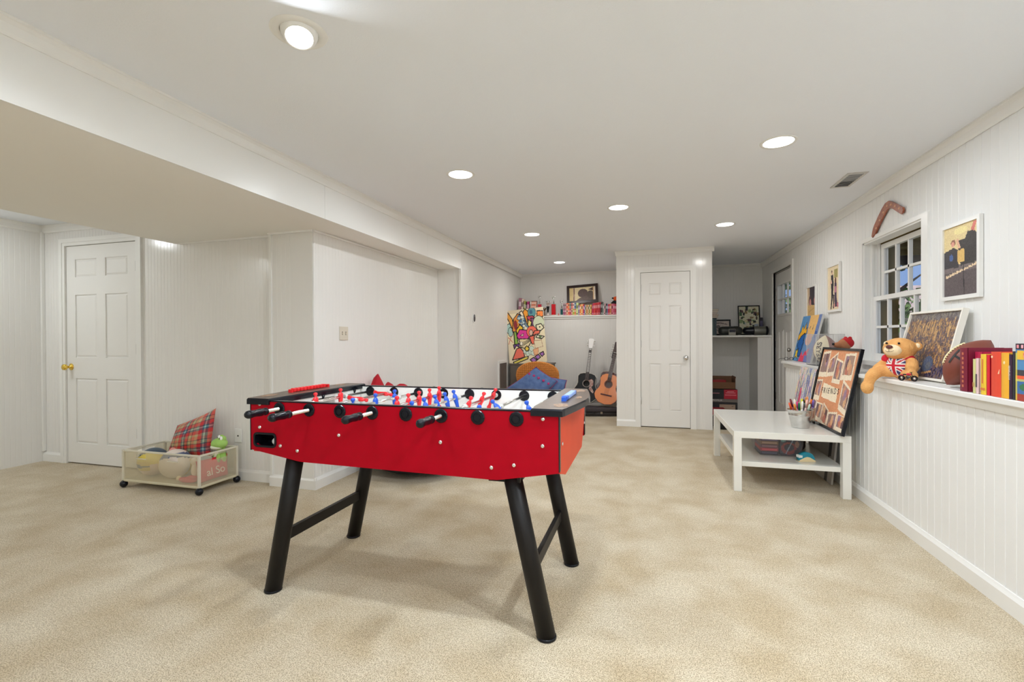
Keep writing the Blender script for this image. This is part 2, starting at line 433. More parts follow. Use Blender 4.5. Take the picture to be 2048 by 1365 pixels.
# closet block
CX0, CX1, CDX0, CDX1, CDZ = -.41, .785, -.098, .522, 2.045
b = MB()
for x0, x1, z0, z1 in ((CX0, CDX0, 0, CZ), (CDX1, CX1, 0, CZ), (CDX0, CDX1, CDZ, CZ)):
    b.box(x0, x1, 6.506, 6.62, z0, z1); bead(b, (x0, 6.506), (x1, 6.506), z0, z1, .042)
b.box(CX0, CX0 + .08, 6.5, 8.4, 0, CZ); b.box(CX1 - .08, CX1, 6.5, 8.4, 0, CZ)
struct(b.build('wall_closet', WALLG))

# crown mouldings and baseboards
def crown_prof(h=.062, d=.036): return [(0, 0), (0, -h), (.006, -h), (.012, -h * .82), (d * .55, -h * .4), (d * .85, -h * .2), (d, -h * .16), (d, 0)]
def run(mb, p0, p1, prof, z, mi=0):
    """sweep a profile (out, up) along p0->p1, out = right of direction"""
    p0, p1 = Vector((*p0, 0)), Vector((*p1, 0)); d = (p1 - p0).normalized(); n = Vector((d.y, -d.x, 0)); k = len(prof)
    vs = [(p.x + n.x * a, p.y + n.y * a, z + u) for p in (p0, p1) for a, u in prof]
    return mb.add(vs, [(i, (i + 1) % k, k + (i + 1) % k, k + i) for i in range(k)] + [list(range(k)), list(range(k, 2 * k))], mi)
def trim(name, segs, prof, z, m_=TRIM):
    b = MB()
    for p0, p1 in segs: run(b, p0, p1, prof, z)
    return struct(b.build(name, m_))
trim('trim_crown_right', [((XR, 8.2), (XR, -2.6))], crown_prof(.072, .036), CZ)
trim('trim_crown_left', [((XL + .014, -2.6), (XL + .014, 8.3))], crown_prof(.066, .034), CZ)
trim('trim_crown_back', [((XL, YB), (CX0, YB)), ((.785, 8.2), (1.72, 8.2))], crown_prof(.04, .02), CZ)
trim('trim_crown_closet', [((CX0 - .01, 6.5), (CX1 + .025, 6.5)), ((CX1, 6.475), (CX1, 8.2)), ((CX0, 8.3), (CX0, 6.475))], crown_prof(.062, .022), CZ)
trim('trim_crown_hall', [((-5.72, 3.2), (-3.95, 3.2)), ((-5.72, -2.6), (-5.72, 3.2))], crown_prof(.075, .02), 2.312)
BP = [(0, 0), (0, .092), (.005, .092), (.009, .082), (.013, .074), (.015, .07), (.015, 0)]
trim('baseboard_right', [((1.4815, 5.96), (1.4815, -2.6))], BP, 0)
trim('baseboard_left', [((-5.72, 3.2), (LX0 - .07, 3.2)), ((LX1 + .07, 3.2), (-2.93, 3.2)), ((-2.945, 3.137), (-2.504, 3.137)), ((-2.52, 3.1225), (-2.52, 5.41)),
                        ((XL, 5.4), (XL, 8.0)), ((-5.72, -2.6), (-5.72, 2.8))], BP, 0)
trim('baseboard_closet', [((CX0, 6.5), (CDX0 - .06, 6.5)), ((XL, 8.0), (CX0, 8.0))], BP, 0)
trim('trim_soffit_strip', [((-3.95, 3.2), (-2.93, 3.2)), ((-2.94, 3.13), (-2.52, 3.13)), ((-2.52, 3.13), (-2.52, 5.41))],
     [(0, 0), (0, -.016), (.014, -.016), (.016, -.01), (.016, 0)], 2.042)
b = MB(); b.box(-5.72, -5.695, 3.175, 3.2, .1, 2.25); b.box(-2.935, -2.915, 3.122, 3.14, .09, 2.03); b.box(-2.226, -2.2, 5.395, 5.42, 0, 2.05)
b.box(-5.722, -5.705, 2.72, 2.80, 0, 2.08); b.box(-5.722, -5.705, 1.8, 2.80, 2.08, 2.16)
struct(b.build('trim_corners', TRIM))

# ------------------------------------------------------------ doors
def panel_door(name, x0, x1, z1, y, rows, cols, knob, knobm, hinge_x, side, hinges):
    """door facing -Y; slab between x0..x1"""
    w = x1 - x0
    b = MB(); g = .004
    b.box(x0 + g, x1 - g, y + .012, y + .042, .012, z1 - g)
    xs = [x0 + g]
    for c0, c1 in cols: xs += [x0 + c0 * w, x0 + c1 * w]
    xs.append(x1 - g)
    for i in range(0, len(xs), 2): b.box(xs[i], xs[i + 1], y + .002, y + .012, .012, z1 - g)
    for c0, c1 in cols:
        a, c = x0 + c0 * w, x0 + c1 * w; zz = [.012]
        for r0, r1 in rows: zz += [r0, r1]
        zz.append(z1 - g)
        for i in range(0, len(zz), 2): b.box(a, c, y + .002, y + .012, zz[i], zz[i + 1])
        for r0, r1 in rows:
            q = .024; Y0, Y1 = y + .012, y + .0045
            vs = [(a + .006, Y0, r0 + .006), (c - .006, Y0, r0 + .006), (c - .006, Y0, r1 - .006), (a + .006, Y0, r1 - .006),
                  (a + q, Y1, r0 + q), (c - q, Y1, r0 + q), (c - q, Y1, r1 - q), (a + q, Y1, r1 - q)]
            b.add(vs, [(0, 1, 5, 4), (1, 2, 6, 5), (2, 3, 7, 6), (3, 0, 4, 7), (4, 5, 6, 7)])
    d = struct(b.build(name, DOORW))
    b = MB(); b.box(x0 - .002, x1 + .002, y + .045, y + .06, 0, z1 + .002); b.build('jamb_gap', GAP, d)
    c = .068; b = MB()
    prof = lambda: None
    for a, e in ((x0 - c, x0), (x1, x1 + c)):
        b.box(a, e, y - .014, y + .006, 0, z1 + (0 if 1 else c)); 
        b.box(a + (.0 if a < x0 else .03), e - (.03 if a < x0 else 0), y - .020, y - .013, 0, z1 + .03)
    b.box(x0 - c, x1 + c, y - .014, y + .006, z1, z1 + c); b.box(x0 - c, x1 + c, y - .020, y - .013, z1 + .03, z1 + c)
    b.build('casing', TRIM, d)
    kx, kz = knob
    b = MB(); b.M = at(kx, y + .002, kz, 90)
    b.lathe([(.032, 0), (.033, .004), (.026, .008), (.011, .012), (.010, .03), (.016, .036), (.026, .045), (.029, .056), (.026, .068), (.015, .074), (.001, .075)], 28)
    b.build('knob', knobm, d)
    for hz_ in hinges:
        b = MB(); b.box(hinge_x - .008, hinge_x + .008, y - .002, y + .004, hz_ - .045, hz_ + .045)
        b.tube([(hinge_x, y - .006, hz_ - .045), (hinge_x, y - .006, hz_ + .045)], .006, 10); b.build('hinge', STEEL, d)
    return d
ROWS6 = [(.2, .82), (1.02, 1.62), (1.79, 1.96)]
COLS6 = [(.13, .44), (.56, .87)]
panel_door('door_1', LX0, LX1, LZ, 3.2, ROWS6, COLS6, (LX0 + .06, .93), BRASS, LX1 - .004, 1, [.33, 1.10, 1.86])
panel_door('door_2', CDX0, CDX1, CDZ, 6.5, [(.22, .84), (1.0, 1.6), (1.74, 1.9)], [(.17, .42), (.58, .83)], (CDX1 - .055, .92), CHROME, CDX0 + .002, 1, [.35, 1.1, 1.84])

# exterior door in the right wall (faces -X)
def rdoor():
    y0, y1, X = DY0 + .02, DY1 - .02, XR + .035
    wy0, wy1, wz0, wz1 = 6.75, 7.40, 1.50, 1.90
    b = MB()
    b.plate([[(y0, .015), (y1, .015), (y1, 2.075), (y0, 2.075)], [(wy0, wz0), (wy1, wz0), (wy1, wz1), (wy0, wz1)]], X, X + .045, 'x')
    for a, c in ((y0 + .14, y0 + .38), (y1 - .38, y1 - .14)):
        for q, r in ((.25, 1.28),):
            for e, t in ((0, .004), (.02, .008)):
                frame = [(a + e, q + e), (c - e, q + e), (c - e, r - e), (a + e, r - e)]
                inner = [(a + e + .012, q + e + .012), (c - e - .012, q + e + .012), (c - e - .012, r - e - .012), (a + e + .012, r - e - .012)]
                b.plate([frame, inner], X - t, X, 'x')
    d = struct(b.build('door_3', DOORW))
    b = MB(); f = .028
    b.plate([[(wy0 - f, wz0 - f), (wy1 + f, wz0 - f), (wy1 + f, wz1 + f), (wy0 - f, wz1 + f)], [(wy0, wz0), (wy1, wz0), (wy1, wz1), (wy0, wz1)]], X - .012, X + .002, 'x')
    zc = (wz0 + wz1) / 2; b.box(X - .004, X + .02, wy0, wy1, zc - .009, zc + .009)
    for k in (1, 2): yy = wy0 + (wy1 - wy0) * k / 3; b.box(X - .004, X + .02, yy - .009, yy + .009, wz0, wz1)
    b.build('window_grille', TRIM, d)
    b = MB(); b.box(X + .02, X + .024, wy0, wy1, wz0, wz1); b.build('pane', PANE, d)
    b = MB(); b.M = at(X, y0 + .05, 1.02, 0, -90); b.lathe([(.032, 0), (.03, .008), (.011, .012), (.01, .03), (.026, .045), (.028, .056), (.015, .07), (.001, .071)], 24); b.build('knob', STEEL, d)
    for hz_ in (.35, 1.08, 1.82):
        b = MB(); b.box(X - .008, X + .004, y1 - .004, y1 + .014, hz_ - .05, hz_ + .05); b.build('hinge', STEEL, d)
    b = MB(); b.box(X + .0, X + .04, y1 + .001, y1 + .03, 0, 2.09); b.box(X + .0, X + .04, y0 - .022, y0, 0, 2.09); b.box(X, X + .04, y1, y1 + .022, 0, 2.09); b.box(X, X + .04, y0 - .02, y1 + .02, 2.078, 2.092)
    c = .06
    for a in (DY0 - c, DY1): b.box(XR - .014, XR + .03, a, a + c, 0, DZ1 + c)
    b.box(XR - .014, XR + .03, DY0, DY1, DZ1, DZ1 + c)
    b.build('casing', TRIM, d)
    b = MB(); b.box(X - .001, X + .03, y0 - .004, y1 + .004, 2.074, 2.080); b.box(X + .004, X + .03, y1 - .001, y1 + .001, 0, 2.08); b.build('jamb_gap', GAP, d)
rdoor()

# ------------------------------------------------------------ window
def window():
    y0, y1, z0, z1 = WY0, WY1, WZ0, WZ1
    b = MB(); c = .03
    b.plate([[(y0 - .075, z0 - .005), (y1 + c, z0 - .005), (y1 + c, z1 + c), (y0 - .075, z1 + c)], [(y0, z0), (y1, z0), (y1, z1), (y0, z1)]], XR - .012, XR + .004, 'x')
    for a, e in ((y0 - .006, y0 + .012), (y1 - .012, y1 + .006)): b.box(XR, XR + .095, a, e, z0, z1)
    b.box(XR, XR + .095, y0, y1, z1 - .012, z1 + .006); b.box(XR - .03, XR + .18, y0 - .07, y1 + .03, z0 - .03, z0 + .004)
    b.box(XR + .045, XR + .06, y1 - .03, y1 - .012, z0, z1); b.box(XR + .09, XR + .105, y1 - .04, y1 - .012, z0, z1)
    d = struct(b.build('window_1', TRIM))
    b = MB(); OLV = mat('olive_trim', srgb(120, 98, 40), .6)
    for a, e in ((y0 - .006, y0 + .012), (y1 - .012, y1 + .006)): b.box(XR + .0955, XR + .24, a, e, z0, z1)
    b.box(XR + .0955, XR + .24, y0, y1, z1 - .012, z1 + .006); b.build('exterior_jamb', OLV, d)
    mid = 1.487
    def sash(nm, X, a0, a1, ya, yb, rail_b, rail_t):
        s = .045; b = MB()
        b.box(X, X + .032, ya, ya + s, a0, a1); b.box(X, X + .032, yb - s, yb, a0, a1)
        b.box(X, X + .032, ya + s, yb - s, a0, a0 + rail_b); b.box(X, X + .032, ya + s, yb - s, a1 - rail_t, a1)
        iw0, iw1, ih0, ih1 = ya + s, yb - s, a0 + rail_b, a1 - rail_t
        for k in range(1, 4):
            t = iw0 + (iw1 - iw0) * k / 4; b.box(X + .004, X + .028, t - .0095, t + .0095, ih0, ih1)
        t = (ih0 + ih1) / 2; b.box(X + .004, X + .028, iw0, iw1, t - .0095, t + .0095)
        o = b.build(nm, TRIM, d)
        b = MB(); b.box(X + .014, X + .018, iw0, iw1, ih0, ih1); b.build('pane', PANE, o)
    sash('lower_sash', XR + .06, z0 + .005, mid + .02, y0 + .015, y1 - .02, .055, .035)
    sash('upper_sash', XR + .105, mid - .015, z1 - .02, y0 + .015, y1 - .045, .035, .04)
window()

# ------------------------------------------------------------ ceiling lights
LENS = mat('lamp_lens', (1, .985, .95), .5, emit=9)
def lamp_light(name, x, y, z, power, size, colr, rx=0, ry=0, parent=None):
    l = bpy.data.lights.new(name, 'AREA'); l.shape = 'DISK'; l.size = size; l.energy = power; l.color = colr
    o = bpy.data.objects.new(name, l); col.objects.link(o); o.location = (x, y, z); o.rotation_euler = (R(rx), R(ry), 0)
    if parent: o.parent = parent
    return o
def make_downlight(label, x, y, z, power, colr):
    t = thing('recessed_ceiling_light', label, 'ceiling light', (x, y, z), group='recessed lights in the ceiling')
    b = MB(); b.lathe([(.080, -.0005), (.083, -.004), (.098, -.004), (.1, -.0005)], 40, caps=False); b.build('trim_ring', TRIM, t)
    b = MB(); b.lathe([(.0001, -.003), (.08, -.003)], 40, caps=False); b.build('lens', LENS, t)
    lamp_light('bulb', 0, 0, -.006, power, .15, colr, parent=t)
    return t
WARM = (.87, .95, 1.03)
LL = ['round recessed ceiling light nearest above the left bulkhead edge, second in its row', 'round recessed ceiling light past the thermostat, third in the left row',
      'round recessed ceiling light nearest the back shelf of books', 'round recessed ceiling light beside the ceiling vent', 'round recessed ceiling light in front of the closet, right of centre',
      'round recessed ceiling light alone in the middle of the ceiling', 'round recessed ceiling light at the very top edge of the picture']
for i, (x, y) in enumerate(LAMPS):
    WARM = (.87, .95, 1.03) if y < 4 else (.98, .965, .94)
    make_downlight(LL[i] if i < len(LL) else ['round recessed ceiling light near the right wall, beside the camera', 'round recessed ceiling light in the middle, behind the camera', 'round recessed ceiling light behind the camera near the bulkhead', 'round recessed ceiling light behind the camera near the right wall'][i - len(LL)], x, y, CZ, LAMP_W * (.75 if y > 3.8 else (.9 if y > 3 else (2.3 if x > 0 else (1.5 if x > -1 else 1.0)))), WARM)
for k_, (x, y) in enumerate(LEFT_LAMPS): make_downlight(['round recessed hall ceiling light nearest the left door', 'round recessed hall ceiling light second from the left door', 'round recessed hall ceiling light furthest from the left door'][k_], x, y, 2.312, LAMP_W * .72, (.90, .95, .97))
def gimbal():
    t = thing('eyeball_ceiling_light', 'large tilted eyeball ceiling light with wide white ring', 'ceiling light', (*GIMBAL, CZ))
    b = MB(); b.lathe([(.068, -.001), (.072, -.006), (.096, -.006), (.102, -.0005)], 48, caps=False); b.build('trim_ring', TRIM, t)
    b = MB(); b.lathe([(.0001, -.0005), (.069, -.0005)], 40, caps=False); b.build('socket', mat('grey_socket', (.3, .3, .28), .6), t)
    e = MB(); e.M = at(.008, -.008, 0, -14, -12)
    e.lathe([(.067, .01), (.066, -.012), (.060, -.026), (.054, -.034), (.050, -.036), (.047, -.030)], 40, caps=False); eb = e.build('eyeball', TRIM, t)
    e = MB(); e.M = at(.008, -.008, 0, -14, -12); e.lathe([(.0001, -.032), (.048, -.032)], 40, caps=False); e.build('lens', LENS, t)
    lamp_light('bulb', .014, -.016, -.040, LAMP_W, .09, WARM, -14, -12, parent=t)
gimbal()
# ceiling vent
t = thing('ceiling_vent', 'small rectangular metal air vent in the ceiling near the right wall', 'vent', (1.425, 4.05, CZ))
b = MB(); b.plate([[(-.065, -.17), (.065, -.17), (.065, .17), (-.065, .17)], [(-.045, -.145), (.045, -.145), (.045, .145), (-.045, .145)]], -.006, -.0005, 'z'); b.build('frame', cmat(200, 198, 194), t)
b = MB(); b.box(-.045, .045, -.145, .145, -.002, -.0008); b.build('duct', cmat(62, 62, 62), t)
b = MB()
for k in range(9):
    yy = -.135 + k * .034
    b.M = at(0, yy, -.003, 55 if k > 4 else -55); b.box(-.045, .045, -.006, .006, -.0007, .0007)
b.box(-.045, .045, -.003, .003, -.005, -.002); b.build('louvres', cmat(168, 168, 170, .4), t)

# ============================================================ FOOSBALL TABLE
TX, TY = -1.046, 2.139
FT = thing('foosball_table', 'red foosball table with black tube legs in the middle of the room', 'game table', (TX, TY, 0))
hw, hl, zt = .3745, .72, .90
side = [(-hl, .675), (-.469, .637), (-.44, .634), (.45, .624), (.476, .625), (hl, .668), (hl, zt - .003), (-hl, zt - .003)]
def rrect(x0, x1, z0, z1, r, n=5):
    P = []
    for cx, cz, a0 in ((x1 - r, z1 - r, 0), (x0 + r, z1 - r, 90), (x0 + r, z0 + r, 180), (x1 - r, z0 + r, 270)):
        for k in range(n + 1):
            a = R(a0 + 90 * k / n); P.append((cx + r * math.cos(a), cz + r * math.sin(a)))
    return P
hole = rrect(-.698, -.583, .694, .75, .015)
b = MB(); b.plate([side, hole], -hw, -hw + .018, 'y'); b.build('front_panel', RED, FT)
b = MB(); b.prism(side, hw - .018, hw, 'y'); b.build('back_panel', RED, FT)
for s in (-1, 1):
    b = MB(); b.box(-hl + .005, hl - .005, *sorted((s * (hw - .018), s * (hw - .0215))), .79, zt - .004)
    b.build('pitch_side_wall', WHITEP, FT)
for s in (-1, 1):
    b = MB(); b.cbox(-.62, .62, *sorted((s * (hw + .001), s * (hw - .022))), zt - .003, zt + .003, .001)
    b.build('top_rail', BLACKP, FT)
endp = [(-.356, .662), (-.24, .628), (.245, .634), (.330, .74), (.356, .80), (.356, zt - .01), (-.356, zt - .01)]
for s in (-1, 1):
    b = MB(); b.prism(endp, *sorted((s * (hl - .016), s * (hl + .002))), 'x'); b.build('end_panel', RED_REFLECT, FT)
for s in (-1, 1):
    for q in (-1, 1):
        b = MB(); b.box(*sorted((s * (hl - .001), s * (hl + .0035))), *sorted((q * (hw - .0195), q * (hw + .001))), .672, zt - .01)
        b.build('edge_strip', BLACKP, FT)
b = MB(); b.box(-.62, .62, -hw + .02, hw - .02, .775, .79); b.build('pitch', mat('pitch', (.72, .70, .62), .4), FT)
b = MB()
lines = [(-.002, .002, -.34, .34)] + [(s * .6 - .0015, s * .6 + .0015, -.34, .34) for s in (-1, 1)]
for x0, x1, y0, y1 in lines: b.box(x0, x1, y0, y1, .7898, .7904)
for k in range(32):
    a0, a1 = 2 * PI * k / 32, 2 * PI * (k + 1) / 32
    b.add([(r * math.cos(a), r * math.sin(a), .7904) for a in (a0, a1) for r in (.1, .104)], [(0, 1, 3, 2)])
b.build('pitch_lines', cmat(60, 120, 70), FT)
# goal boxes
for s in (-1, 1):
    b = MB(); b.box(*sorted((s * .62, s * .705)), -.34, -.1, .775, .895, 0); b.box(*sorted((s * .62, s * .705)), .1, .34, .775, .895, 0); b.box(*sorted((s * .62, s * .705)), -.1, .1, .87, .895, 0)
    b.box(*sorted((s * .69, s * .705)), -.1, .1, .775, .87, 1)
    b.build('goal_wall', [WHITEP, GAP], FT)
# end trays
TRAY = mat('tray_brown', (.085, .058, .042), .34, noise=(60, .5, (.13, .09, .07)))
def tray(s):
    P = [(.612, -.383), (.735, -.383), (.742, -.36), (.765, -.22), (.785, -.08), (.790, 0), (.785, .08), (.765, .22), (.742, .36), (.735, .383), (.612, .383)]
    P = [(s * x, y) for x, y in P]; n = len(P)
    b = MB(); b.prism(P, .884, .906, 'z', 0)
    c = (s * .70, 0); Q = [(c[0] + (x - c[0]) * .95, y * .985) for x, y in P]
    vs = [(x, y, .906) for x, y in P] + [(x, y, .912) for x, y in Q]
    b.add(vs, [(i, (i + 1) % n, n + (i + 1) % n, n + i) for i in range(n)], 0); b.add(vs[n:], [list(range(n))], 1)
    for k in (-.28, 0, .28): b.tube([(s * .618, k, .886), (s * .618, k, .862)], [.011, .004], 10)
    o = b.build('end_tray', [BLACKP, TRAY], FT)
    # scoring beads
    y0, y1 = (-.13, .13)
    sb = MB(); sb.tube([(s * .70, y0 - .012, .922), (s * .70, y1 + .012, .922)], .0022, 8)
    for q in (y0 - .012, y1 + .012): sb.box(s * .70 - .01, s * .70 + .01, q - .006, q + .006, .911, .928)
    cm = cmat(225, 30, 36, .3) if s < 0 else cmat(38, 92, 200, .3)
    w = sb.build('score_rail', cm, o)
    for k in range(10):
        e = MB(); yy = y0 + .008 + k * .0255
        e.cbox(s * .70 - .0125, s * .70 + .0125, yy - .010, yy + .010, .913, .932, .003)
        if s < 0: e.build('score_bead', cm, o)
        else: e.build('score_bead', cm if k < 2 else cmat(150, 178, 232, .3), o)
    for cx, cy, rx, ry in ((.71, -.27, .03, .05), (.71, .27, .03, .05), (.745, 0, .012, .05)):
        e = MB(); n2 = 20; e.add([(s * cx + rx * math.cos(2 * PI * i / n2) * (1 + .25 * math.sin(5 * i)), cy + ry * math.sin(2 * PI * i / n2), .9128) for i in range(n2)], [list(range(n2))])
        e.build('worn_emblem', mat('worn_gold', srgb(176, 140, 112), .5, noise=(70, .9, (.085, .058, .042))), o)
tray(-1); tray(1)
# ball return cup and ball
b = MB(); ring = rrect(-.704, -.577, .688, .756, .02)
b.plate([ring, rrect(-.695, -.586, .697, .747, .013)], -hw - .004, -hw + .004, 'y')
b.box(-.70, -.58, -hw + .075, -hw + .08, .69, .755); b.box(-.70, -.58, -hw + .004, -hw + .08, .688, .694)
b.box(-.70, -.58, -hw + .004, -hw + .08, .75, .756); b.box(-.704, -.696, -hw + .004, -hw + .08, .69, .755); b.box(-.586, -.578, -hw + .004, -hw + .08, .69, .755)
b.build('ball_return', BLACKP, FT)
b = MB(); b.ell((0, 0, 0), .0175, 20, 12); o = b.build('table_tennis_ball', cmat(228, 228, 226, .4)); o.name = 'foosball'; o.location = (TX - .606, TY - hw + .03, .712)
tag(o, 'small white ball lying in the black ball return slot of the red table', 'ball')
# bolts
for i, (u, z) in enumerate([(-.668, .885), (-.669, .779), (-.555, .70), (-.463, .683), (-.247, .764), (.233, .76), (.659, .872), (.657, .769), (.451, .672), (.543, .688)]):
    b = MB(); b.M = at(u, -hw, z, 90); b.lathe([(.0085, 0), (.0085, .001), (.0072, .0045), (.004, .0062), (.0012, .0065), (.0008, .005), (.0001, .005)], 18); b.build('bolt', CHROME, FT)
for y_, z in ((-.32, .77), (.33, .86), (.33, .74)):
    b = MB(); b.M = at(hl + .002, y_, z, 0, 90); b.lathe([(.008, 0), (.007, .004), (.0001, .006)], 16); b.build('bolt', CHROME, FT)
for x0, x1, y0, y1, z0, z1 in ((.43, .56, -hw + .025, -hw + .16, .612, .640), (-.56, -.43, -hw + .025, -hw + .16, .640, .66), (.43, .56, hw - .16, hw - .025, .64, .66), (-.56, -.43, hw - .16, hw - .025, .64, .66)):
    b = MB(); b.box(x0, x1, y0, y1, z0, z1); b.build('leg_bracket', BLACKM, FT)
# legs
for su in (-1, 1):
    for sv in (-1, 1):
        foot = Vector((su * .656, sv * .316, .004)); top = Vector((su * .515, sv * .322, .66))
        b = MB(); b.tube([foot, foot.lerp(top, .5), top], .0375, 28)
        lg = b.build('leg', BLACKM, FT)
        e = MB(); e.M = at(foot.x, foot.y, 0); e.lathe([(.039, 0), (.0405, .004), (.0395, .010), (.0378, .012)], 28); e.build('foot', BLACKP, lg)
    u = su * (.656 - .141 * .26 / .656)
    b = MB(); b.box(u - .01, u + .01, -.30, .30, .235, .285); b.build('leg_brace', BLACKM, FT)
# rods
RS = [-.5585 + .1590 * i for i in range(8)]
ZR = .868
RP = cmat(226, 34, 44, .3); BP_ = cmat(30, 84, 196, .3)
def player_mesh():
    b = MB()
    b.loft([(-.072, .010, .008, 0, 0), (-.066, .0125, .0085, 0, 0), (-.050, .0075, .009, 0, 0), (-.03, .009, .011, 0, 0), (-.012, .011, .0135, 0, 0), (0, .0125, .0145, 0, 0),
            (.012, .011, .015, 0, 0), (.020, .0085, .013, 0, 0), (.0255, .005, .006, 0, 0), (.028, .0045, .005, 0, 0), (.032, .008, .008, 0, 0), (.038, .0105, .010, 0, 0), (.044, .009, .0085, 0, 0), (.0475, .003, .003, 0, 0)], 14, 2.2)
    for q in (-1, 1): b.ell((0, q * .0125, .010), (.0065, .006, .012), 10, 7)
    return b
PM = {}
def player(colr, parent, u, t, ang):
    if colr not in PM:
        o = player_mesh().build('player', RP if colr == 'r' else BP_, parent); PM[colr] = o
    else:
        o = PM[colr].copy(); col.objects.link(o); o.parent = parent
    o.location = (u, t, ZR); o.rotation_euler = (0, R(ang), 0)
rods = [('r', [.067, -.134], 0, 1), ('r', [.255, .01], 96, 1), ('b', [-.282, -.097, .085], 0, 0), ('r', [-.168, -.06, .053, .174, .294], 0, 1), ('b', [-.304, -.188, -.073, .04, .151], -16, 0),
        ('r', [-.074, .107, .295], 22, 1), ('b', [-.29, -.115], -42, 0), ('b', [-.165], -20, 0)]
for i, (cl, ts, ang, front) in enumerate(rods):
    u = RS[i]
    y0, y1 = (-hw - .20, hw - .02) if front else (-hw + .02, hw + .20)
    if front: y0 = (-.56, -.602, 0, -.571, 0, -.57)[i] + .03
    b = MB(); b.tube([(u, y0, ZR), (u, y1, ZR)], .0078, 14)
    rod = b.build('rod', CHROME, FT)
    s = -1 if front else 1
    hb = [-hw - .19, -hw - .235, -hw - .01, -hw - .20, 0, -hw - .205][i] if front else hw + .2
    # handle
    yy = (-.56, -.602, 0, -.571, 0, -.57)[i] if front else hw + .2
    b = MB(); b.M = at(u, yy, ZR, 90 if not front else -90)
    b.lathe([(.002, -.002), (.012, 0), (.0165, .008), (.0175, .018), (.0155, .032), (.0145, .05), (.0165, .068), (.0165, .08), (.0125, .09), (.013, .094), (.0165, .098), (.0165, .106), (.0125, .11), (.009, .112)], 20)
    b.build('handle', BLACKP, rod)
    for t in ts: player(cl, rod, u, t, ang)
    for q in (-1, 1):
        b = MB(); b.tube([(u, max(ts) + .035 if q > 0 else min(ts) - .035, ZR), (u, (max(ts) + .052) if q > 0 else (min(ts) - .052), ZR)], .0125, 14)
        b.build('bumper', cmat(200, 200, 196, .5), rod)
    for q, y_ in ((-1, -hw - .001), (1, hw - .0215)):
        n = 14; b = MB(); b.M = at(u, y_, ZR, 90)
        b.lathe([(.0295, 0), (.0295, .003), (.027, .006), (.019, .0065), (.018, .004), (.014, .004), (.013, .008), (.0082, .008)], n, sm=False); 
        b.build('bearing', BLACKP, FT)

# ============================================================ WHITE COFFEE TABLE
CT = thing('coffee_table', 'low white square-legged coffee table with a lower shelf against the right wall', 'table', (1.02, 4.55, 0))
b = MB(); b.cbox(-.39, .39, -.59, .59, .41, .46, .002); b.build('tabletop', WHITEL, CT)
for sx in (-1, 1):
    for sy in (-1, 1):
        b = MB(); x = sx * .3625; y = sy * .5625; b.cbox(x - .0275, x + .0275, y - .0275, y + .0275, 0, .41, .0015); b.build('leg', WHITEL, CT)
b = MB(); b.cbox(-.345, .36, -.55, .55, .185, .222, .0015); b.build('shelf', WHITEL, CT)

# ============================================================ SHELVES OF BOOKS
def book(name, label, cat, x, y, z, thick, h, d, c, rz=0, lean=0, group=None, spine=None, leany=0):
    """book standing, spine facing -Y (before rz); x is the centre of the spine"""
    t = thing(name, label, cat, (x, y, z), rz, group, ry=0)
    t.rotation_euler = (0, R(lean), R(rz))
    cm = cmat(*c, .45); b = MB(); e = .0012
    b.box(-thick / 2, -thick / 2 + e, .001, d, 0, h); b.box(thick / 2 - e, thick / 2, .001, d, 0, h)
    n = 6; P = [(-thick / 2 + thick * k / n, -.0035 * math.sin(PI * k / n)) for k in range(n + 1)] + [(thick / 2, .003), (-thick / 2, .003)]
    b.prism(P, 0, h, 'z'); b.build('cover', cm, t)
    b = MB(); b.box(-thick / 2 + e, thick / 2 - e, .003, d - .003, .003, h - .004); b.build('pages', cmat(236, 226, 200, .8), t)
    return t
def small_book(label, x, y, z, thick, h, d, c, lean, group):
    b = MB(); b.box(-thick / 2, thick / 2, 0, d, 0, h, 0); b.box(-thick / 2 + .001, thick / 2 - .001, .003, d + .0005, h, h + .0006, 1)
    b.box(-thick / 2 + .002, thick / 2 - .002, -.0006, 0, h * .55, h * .8, 2); b.box(-thick / 2 + .002, thick / 2 - .002, -.0006, 0, h * .08, h * .16, 2)
    lum = sum(c) / 3
    o = b.build('book', [cmat(*c, .5), cmat(236, 226, 200, .8), cmat(*( [min(255, int(v * .4 + 150)) for v in c] if lum < 150 else [int(v * .6) for v in c]), .5)])
    o.location = (x, y, z); o.rotation_euler = (0, R(lean), 0); return tag(o, label, 'book', group)
def bx(px): return (-1.317 + (px - 1131) * .00821) * 1.032

# ---- back ledge (left alcove), ledge top z 1.57
ZS = 1.571
low = [(150,70,110),(190,110,120),(230,180,150),(230,100,60),(190,50,80),(220,170,150),(170,180,50),(220,130,80)]
lown = ['purple','dusty pink','peach','orange red','crimson','tan','lime green','orange']
for i, c in enumerate(low):
    small_book('small %s paperback in the lower of two stacked rows, left end of back ledge' % lown[i], bx(1128.8 + i * 3.2), 7.99, ZS, .0255, .106, .20, c, 0, 'paperbacks on the back ledge')
upp = [(170,140,150),(196,160,160),(226,90,60),(238,150,90),(130,160,160),(230,120,110),(240,200,190),(70,110,150)]
uppn = ['mauve','pinkish grey','red orange','pale orange','teal grey','coral','cream pink','steel blue']
for i, c in enumerate(upp):
    small_book('small %s paperback stacked in the upper row below the dark framed photo' % uppn[i], bx(1128.8 + i * 3.2), 7.995, ZS + .1067, .0255, .10, .20, c, 0, 'paperbacks on the back ledge')
